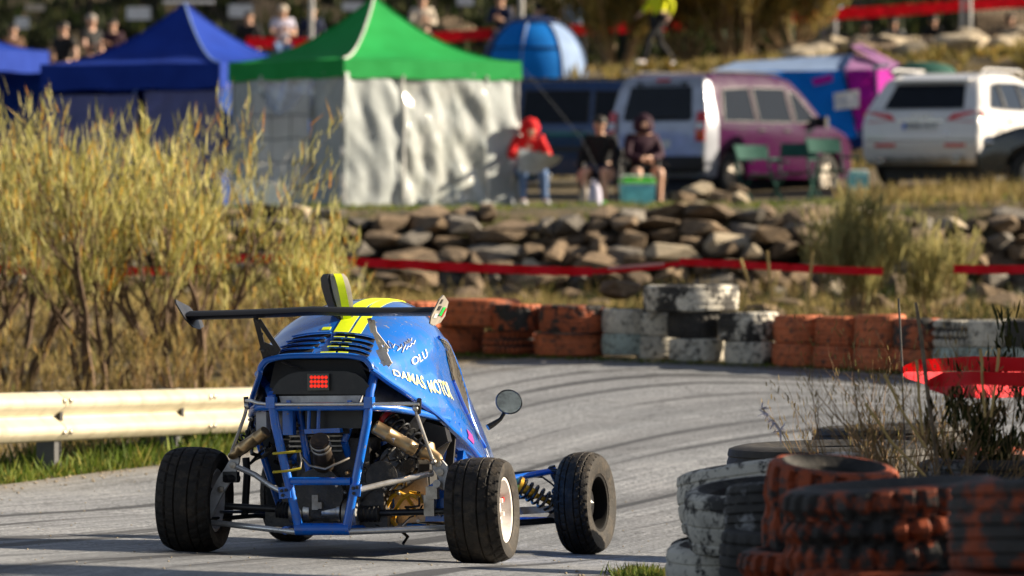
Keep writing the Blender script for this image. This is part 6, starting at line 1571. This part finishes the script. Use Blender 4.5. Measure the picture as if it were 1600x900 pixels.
# spectators
SG = None
def spect(px, pyhead, Y, rz, label, **k):
    hgt = k.pop('hgt', 1.70); x = xat(px, Y); zt = EYE - (pyhead - HORIZ) / FPX * Y
    return person(x, Y, R(rz), label, z=min(zt - hgt, gz(x, Y) + .0) if k.pop('drop', True) else gz(x, Y), **k)
ARM = dict(eR=(-.24, -.10, 1.14), wR=(-.05, -.26, 1.24), eL=(.24, -.08, 1.14), wL=(.08, -.26, 1.20))
spect(99, -18, 101.5, -30, 'spectator in a black T-shirt with hands low, behind the blue tents', top='c_black', legs='c_black', sleeve=.5)
spect(143, -6, 102.2, 40, 'spectator in a black T-shirt and one forearm raised, behind the blue tents', top='c_black', legs='c_black', sleeve=.5, hair='hair_grey', over=dict(eR=(-.22, -.12, 1.12), wR=(-.02, -.36, 1.18)))
spect(20, 32, 116, 20, 'spectator half hidden by the left blue tent roof', top='c_brown', legs='c_navy')
spect(176, 24, 121, 0, 'dim spectator in dark red by the fence right of the black-clad men', top='c_plum', legs='c_paleblue')
spect(389, 20, 118.5, -10, 'spectator in an open black jacket under the white notice on the fence', top='c_black', legs='c_grey')
spect(442, 6, 115, 12, 'spectator in a pale lilac shirt and cream cap behind the red tape', top='c_lilac', legs='c_denim', sleeve=.6, cap='c_cream', over=ARM)
spect(487, 8, 119, 0, 'spectator in navy standing behind the steel pole by the green roof', top='c_navy', legs='c_paleblue')
spect(660, -12, 114, 8, 'spectator in a cream jacket with hands joined, right of the green roof peak', top='c_cream', legs='c_cream', over=ARM)
spect(782, -6, 117, -12, 'spectator in a navy top with red neckline left of the dome tent', top='c_navy', legs='c_black', over=ARM)
spect(856, -28, 113, 0, 'spectator with bare folded arms right above the dome tent', top='c_black', legs='c_navy', sleeve=.5, over=dict(eR=(-.28, -.08, 1.16), wR=(-.06, -.2, 1.28), eL=(.28, -.08, 1.16), wL=(.06, -.2, 1.28)))
spect(902, -30, 120, 0, 'spectator in a pale top right of the dome tent, head out of view', top='c_paleblue', legs='c_black')
spect(1294, -30, 118, 5, 'spectator in a pale blue shirt behind the red tape above the magenta tent', top='c_paleblue', legs='c_grey', drop=False)
for px, py, tp, lg, lb in ((1304, 34, 'c_black', 'c_black', 'crouching spectator in black left of the magenta tent tip, behind the fence'), (1352, 36, 'c_black', 'c_navy', 'crouching spectator in black behind the magenta tent tip'), (1395, 30, 'c_grey', 'c_lilac', 'seated spectator in grey and pink behind the fence'), (1424, 54, 'c_teal', 'c_black', 'small seated spectator in turquoise behind the fence'), (1458, 26, 'c_black', 'c_brown', 'seated spectator in black left of the double steel pole'), (1577, 22, 'c_brown', 'c_black', 'seated spectator in brown right of the double steel pole')):
    Y = 124; x = xat(px, Y); zt = EYE - (py - HORIZ) / FPX * Y
    person(x, Y, R(rng.uniform(-25, 25)), lb, pose=SIT, top=tp, legs=lg, z=zt - 1.26, skin='skin')

# ================================================================== fence, poles, notices
YF = 122.5
fz = lambda x: gz(x, YF)
fence = empty('metal_fence', (0, YF, fz(0)), (0, 0, 0), 'dark vertical-bar metal fence along the top of the bank', 'fence')
BAR = MB().box((0, 0, 1.15), (.045, .045, 2.6)).mesh('bar', 'fence_bar', 0)
x = -11.4
k = 0
while x < 11.6:
    if not (2.7 < x < 5.6): inst('bar', BAR, fence, (x, 0, fz(x) - fz(0)), (0, 0, 0))
    x += .14; k += 1
for x0 in [-11.4 + 2.3 * i for i in range(11)]:
    x1 = x0 + 2.3
    MB().box((x0, .0, fz(x0) - fz(0) + 1.15), (.07, .07, 2.5)).build('post', 'fence_bar', fence)
    for h_ in (.12, 2.1): MB().tube([V((x0, .03, fz(x0) - fz(0) + h_)), V((x1, .03, fz(x1) - fz(0) + h_))], .022, 6).build('rail', 'fence_bar', fence)
for px, Y, lb, r_ in ((485, 116.5, 'pale steel pole beside the green tent roof', .05), (813, 116.5, 'pale steel pole behind the dome tent', .055), (1502, 115.8, 'left pole of the pale double steel pole', .045), (1516, 115.8, 'right pole of the pale double steel pole', .045)):
    x = xat(px, Y); o = MB().tube([V((x, Y, gz(x, Y) - .1)), V((x + (.05 if px < 1510 else -.05), Y, gz(x, Y) + 3))], r_, 9).build('steel_pole', 'steel_pole'); tag(o, lb, 'pole')
for px, py, w_, h_, lb in ((217, 21, 38, 20, 'blank white notice on the fence above the blue tent slope'), (376, 17, 38, 20, 'blank white notice on the fence above the man in black'), (552, 10, 34, 14, 'white notice on the fence left of the green tent peak'), (727, 2, 26, 14, 'white notice on the fence right of the man in cream'), (35, 36, 22, 18, 'pale notice on the fence beside the left blue tent'), (55, 12, 30, 10, 'dull beige notice high on the fence at the left')):
    c = at(px, py, YF - .06); s = FPX / YF
    o = MB().box((0, 0, 0), (w_ / s, .012, h_ / s)).build('notice', 'white_plastic' if 'dull' not in lb else 'c_cream', None, loc=c); tag(o, lb, 'sign')
    for sx in (-1, 1):
        for sz in (-1, 1): MB().lathe([(.012, 0), (.012, .01), (0, .01)], 6, o=(sx * w_ / s * .45, -.006, sz * h_ / s * .4), axis=(0, -1, 0)).build('screw', 'steel_pole', o)
# tubular metal frame above the blue tent
o = empty('lamp_frame', at(290, 2, 100), (0, 0, 0), 'thin white tube frame sticking up behind the blue tent peak', 'frame')
q0 = o.location
for a in (((255, 4, 100), (335, 4, 100)), ((291, 4, 100), (292, 100, 100))): MB().tube([at(*a[0]) - q0, at(*a[1]) - q0], .03, 7).build('tube', 'white_plastic', o)
# scrub on the hillside beyond the fence
scatter('hillside_scrub', 26000, lambda r_: (r_.uniform(-17, 17), r_.uniform(124.5, 165)), .3, 1.3, .14, 'leaf_dark', 40, .8, clump=14)
hs = empty('hillside_rocks', (0, 140, 8), (0, 0, 0), 'brown rocks on the hillside behind the fence bars', 'rocks')
for k in range(60):
    x, y = rw.uniform(-15, 15), rw.uniform(125, 160); s_ = rw.uniform(.3, .9)
    inst('stone', rw.choice(ROCKS), hs, V((x, y, gz(x, y) + .2)) - hs.location, (0, 0, rw.uniform(0, 6)), (s_ * 1.5, s_, s_ * .8))
scatter('bank_scrub', 9000, lambda r_: (r_.uniform(-11, 11), r_.uniform(97.5, 106)), .1, .4, .05, 'bush_olive', 41, .6, clump=10)

# ================================================================== camp things
def cooler(px, py_b, Y, w_, d_, h_, body, lid, label, rz=0, handle='white_plastic', name='cool_box'):
    x = xat(px, Y); r_ = empty(name, (x, Y, EYE - (py_b - HORIZ) / FPX * Y), (0, 0, rz), label, 'cool box')
    mb = MB(); mb.box((0, 0, h_ * .42), (w_ * .9, d_ * .9, h_ * .84)); mb.v = [(a * (1 + .1 * (c / h_)), b_ * (1 + .1 * (c / h_)), c) for a, b_, c in mb.v]; mb.build('tub', body, r_)
    MB().box((0, 0, h_ * .91), (w_ * 1.02, d_ * 1.02, h_ * .12), taper=.94).build('lid', lid, r_)
    MB().box((0, 0, h_ * .82), (w_ * 1.0, d_ * 1.0, h_ * .04)).build('rim', handle, r_)
    MB().tube([V((-w_ * .5, 0, h_ * .8)), V((-w_ * .47, 0, h_ * 1.06)), V((w_ * .47, 0, h_ * 1.06)), V((w_ * .5, 0, h_ * .8))], .014, 6).build('handle', handle, r_)
    return r_
cooler(996, 331, 77.0, .44, .34, .46, 'c_teal', 'c_lime', 'turquoise cool box with a lime green lid in front of the seated men', R(12))
cooler(1341, 312, 79, .26, .2, .38, 'c_teal', 'c_teal', 'small turquoise cool box with white handle beside the white car', R(8))
def bag(px, py, Y, w_, h_, m_, label):
    x = xat(px, Y); r_ = MB(); P = []
    rings = [(0, .8), (.2, 1), (.6, .95), (.85, .8), (1, .55)]
    R_ = [[V((w_ / 2 * f_ * cos(a) * (1 + .08 * sin(3 * a)), w_ * .35 * f_ * sin(a), h_ * t)) for a in [2 * pi * k / 14 for k in range(15)]] for t, f_ in rings]
    r_.grid(R_); r_.add(R_[0][:-1], [tuple(range(13, -1, -1))]); r_.add(R_[-1][:-1], [tuple(range(14))])
    o = r_.build('bag', m_, None, smooth=60, weld=.001, loc=(x, Y, EYE - (py - HORIZ) / FPX * Y)); tag(o, label, 'bag')
    for s_ in (-1, 1): MB().tube([V((s_ * w_ * .2, .02, h_ * .95)), V((s_ * w_ * .12, .0, h_ * 1.2)), V((s_ * w_ * .02, -.02, h_ * .96))], .008, 5).build('handle', m_, o)
bag(929, 326, 77.6, .20, .33, 'c_lilac', 'white plastic bag standing at the feet of the man in black')
bag(914, 326, 77.8, .12, .28, 'c_cream', 'brown paper bag behind the white plastic bag')
bag(1395, 312, 77.5, .55, .18, 'c_plum', 'low dark purple holdall lying in front of the white car')
camp_chair(xat(1190, 79.5), 79.5, R(28), 'c_darkgreen', 'empty dark green camp chair in front of the purple van rear wheel', 'c_darkgreen', .42, .84)
camp_chair(xat(1240, 80.2), 80.2, R(-18), 'c_darkgreen', 'empty dark green camp chair between the two others, before the purple van doors', 'c_darkgreen', .42, .84)
camp_chair(xat(1300, 79.6), 79.6, R(22), 'c_darkgreen', 'empty green camp chair with splayed legs beside the small cool box', 'c_darkgreen', .44, .90)
o = MB().ball((0, 0, 0), (.5, .3, .16), 16, 8).build('roof_bundle', 'c_darkgreen', None, loc=at(1442, 113, 85.5)); tag(o, 'greenish bundle lying on the roof edge of the white car', 'bundle')
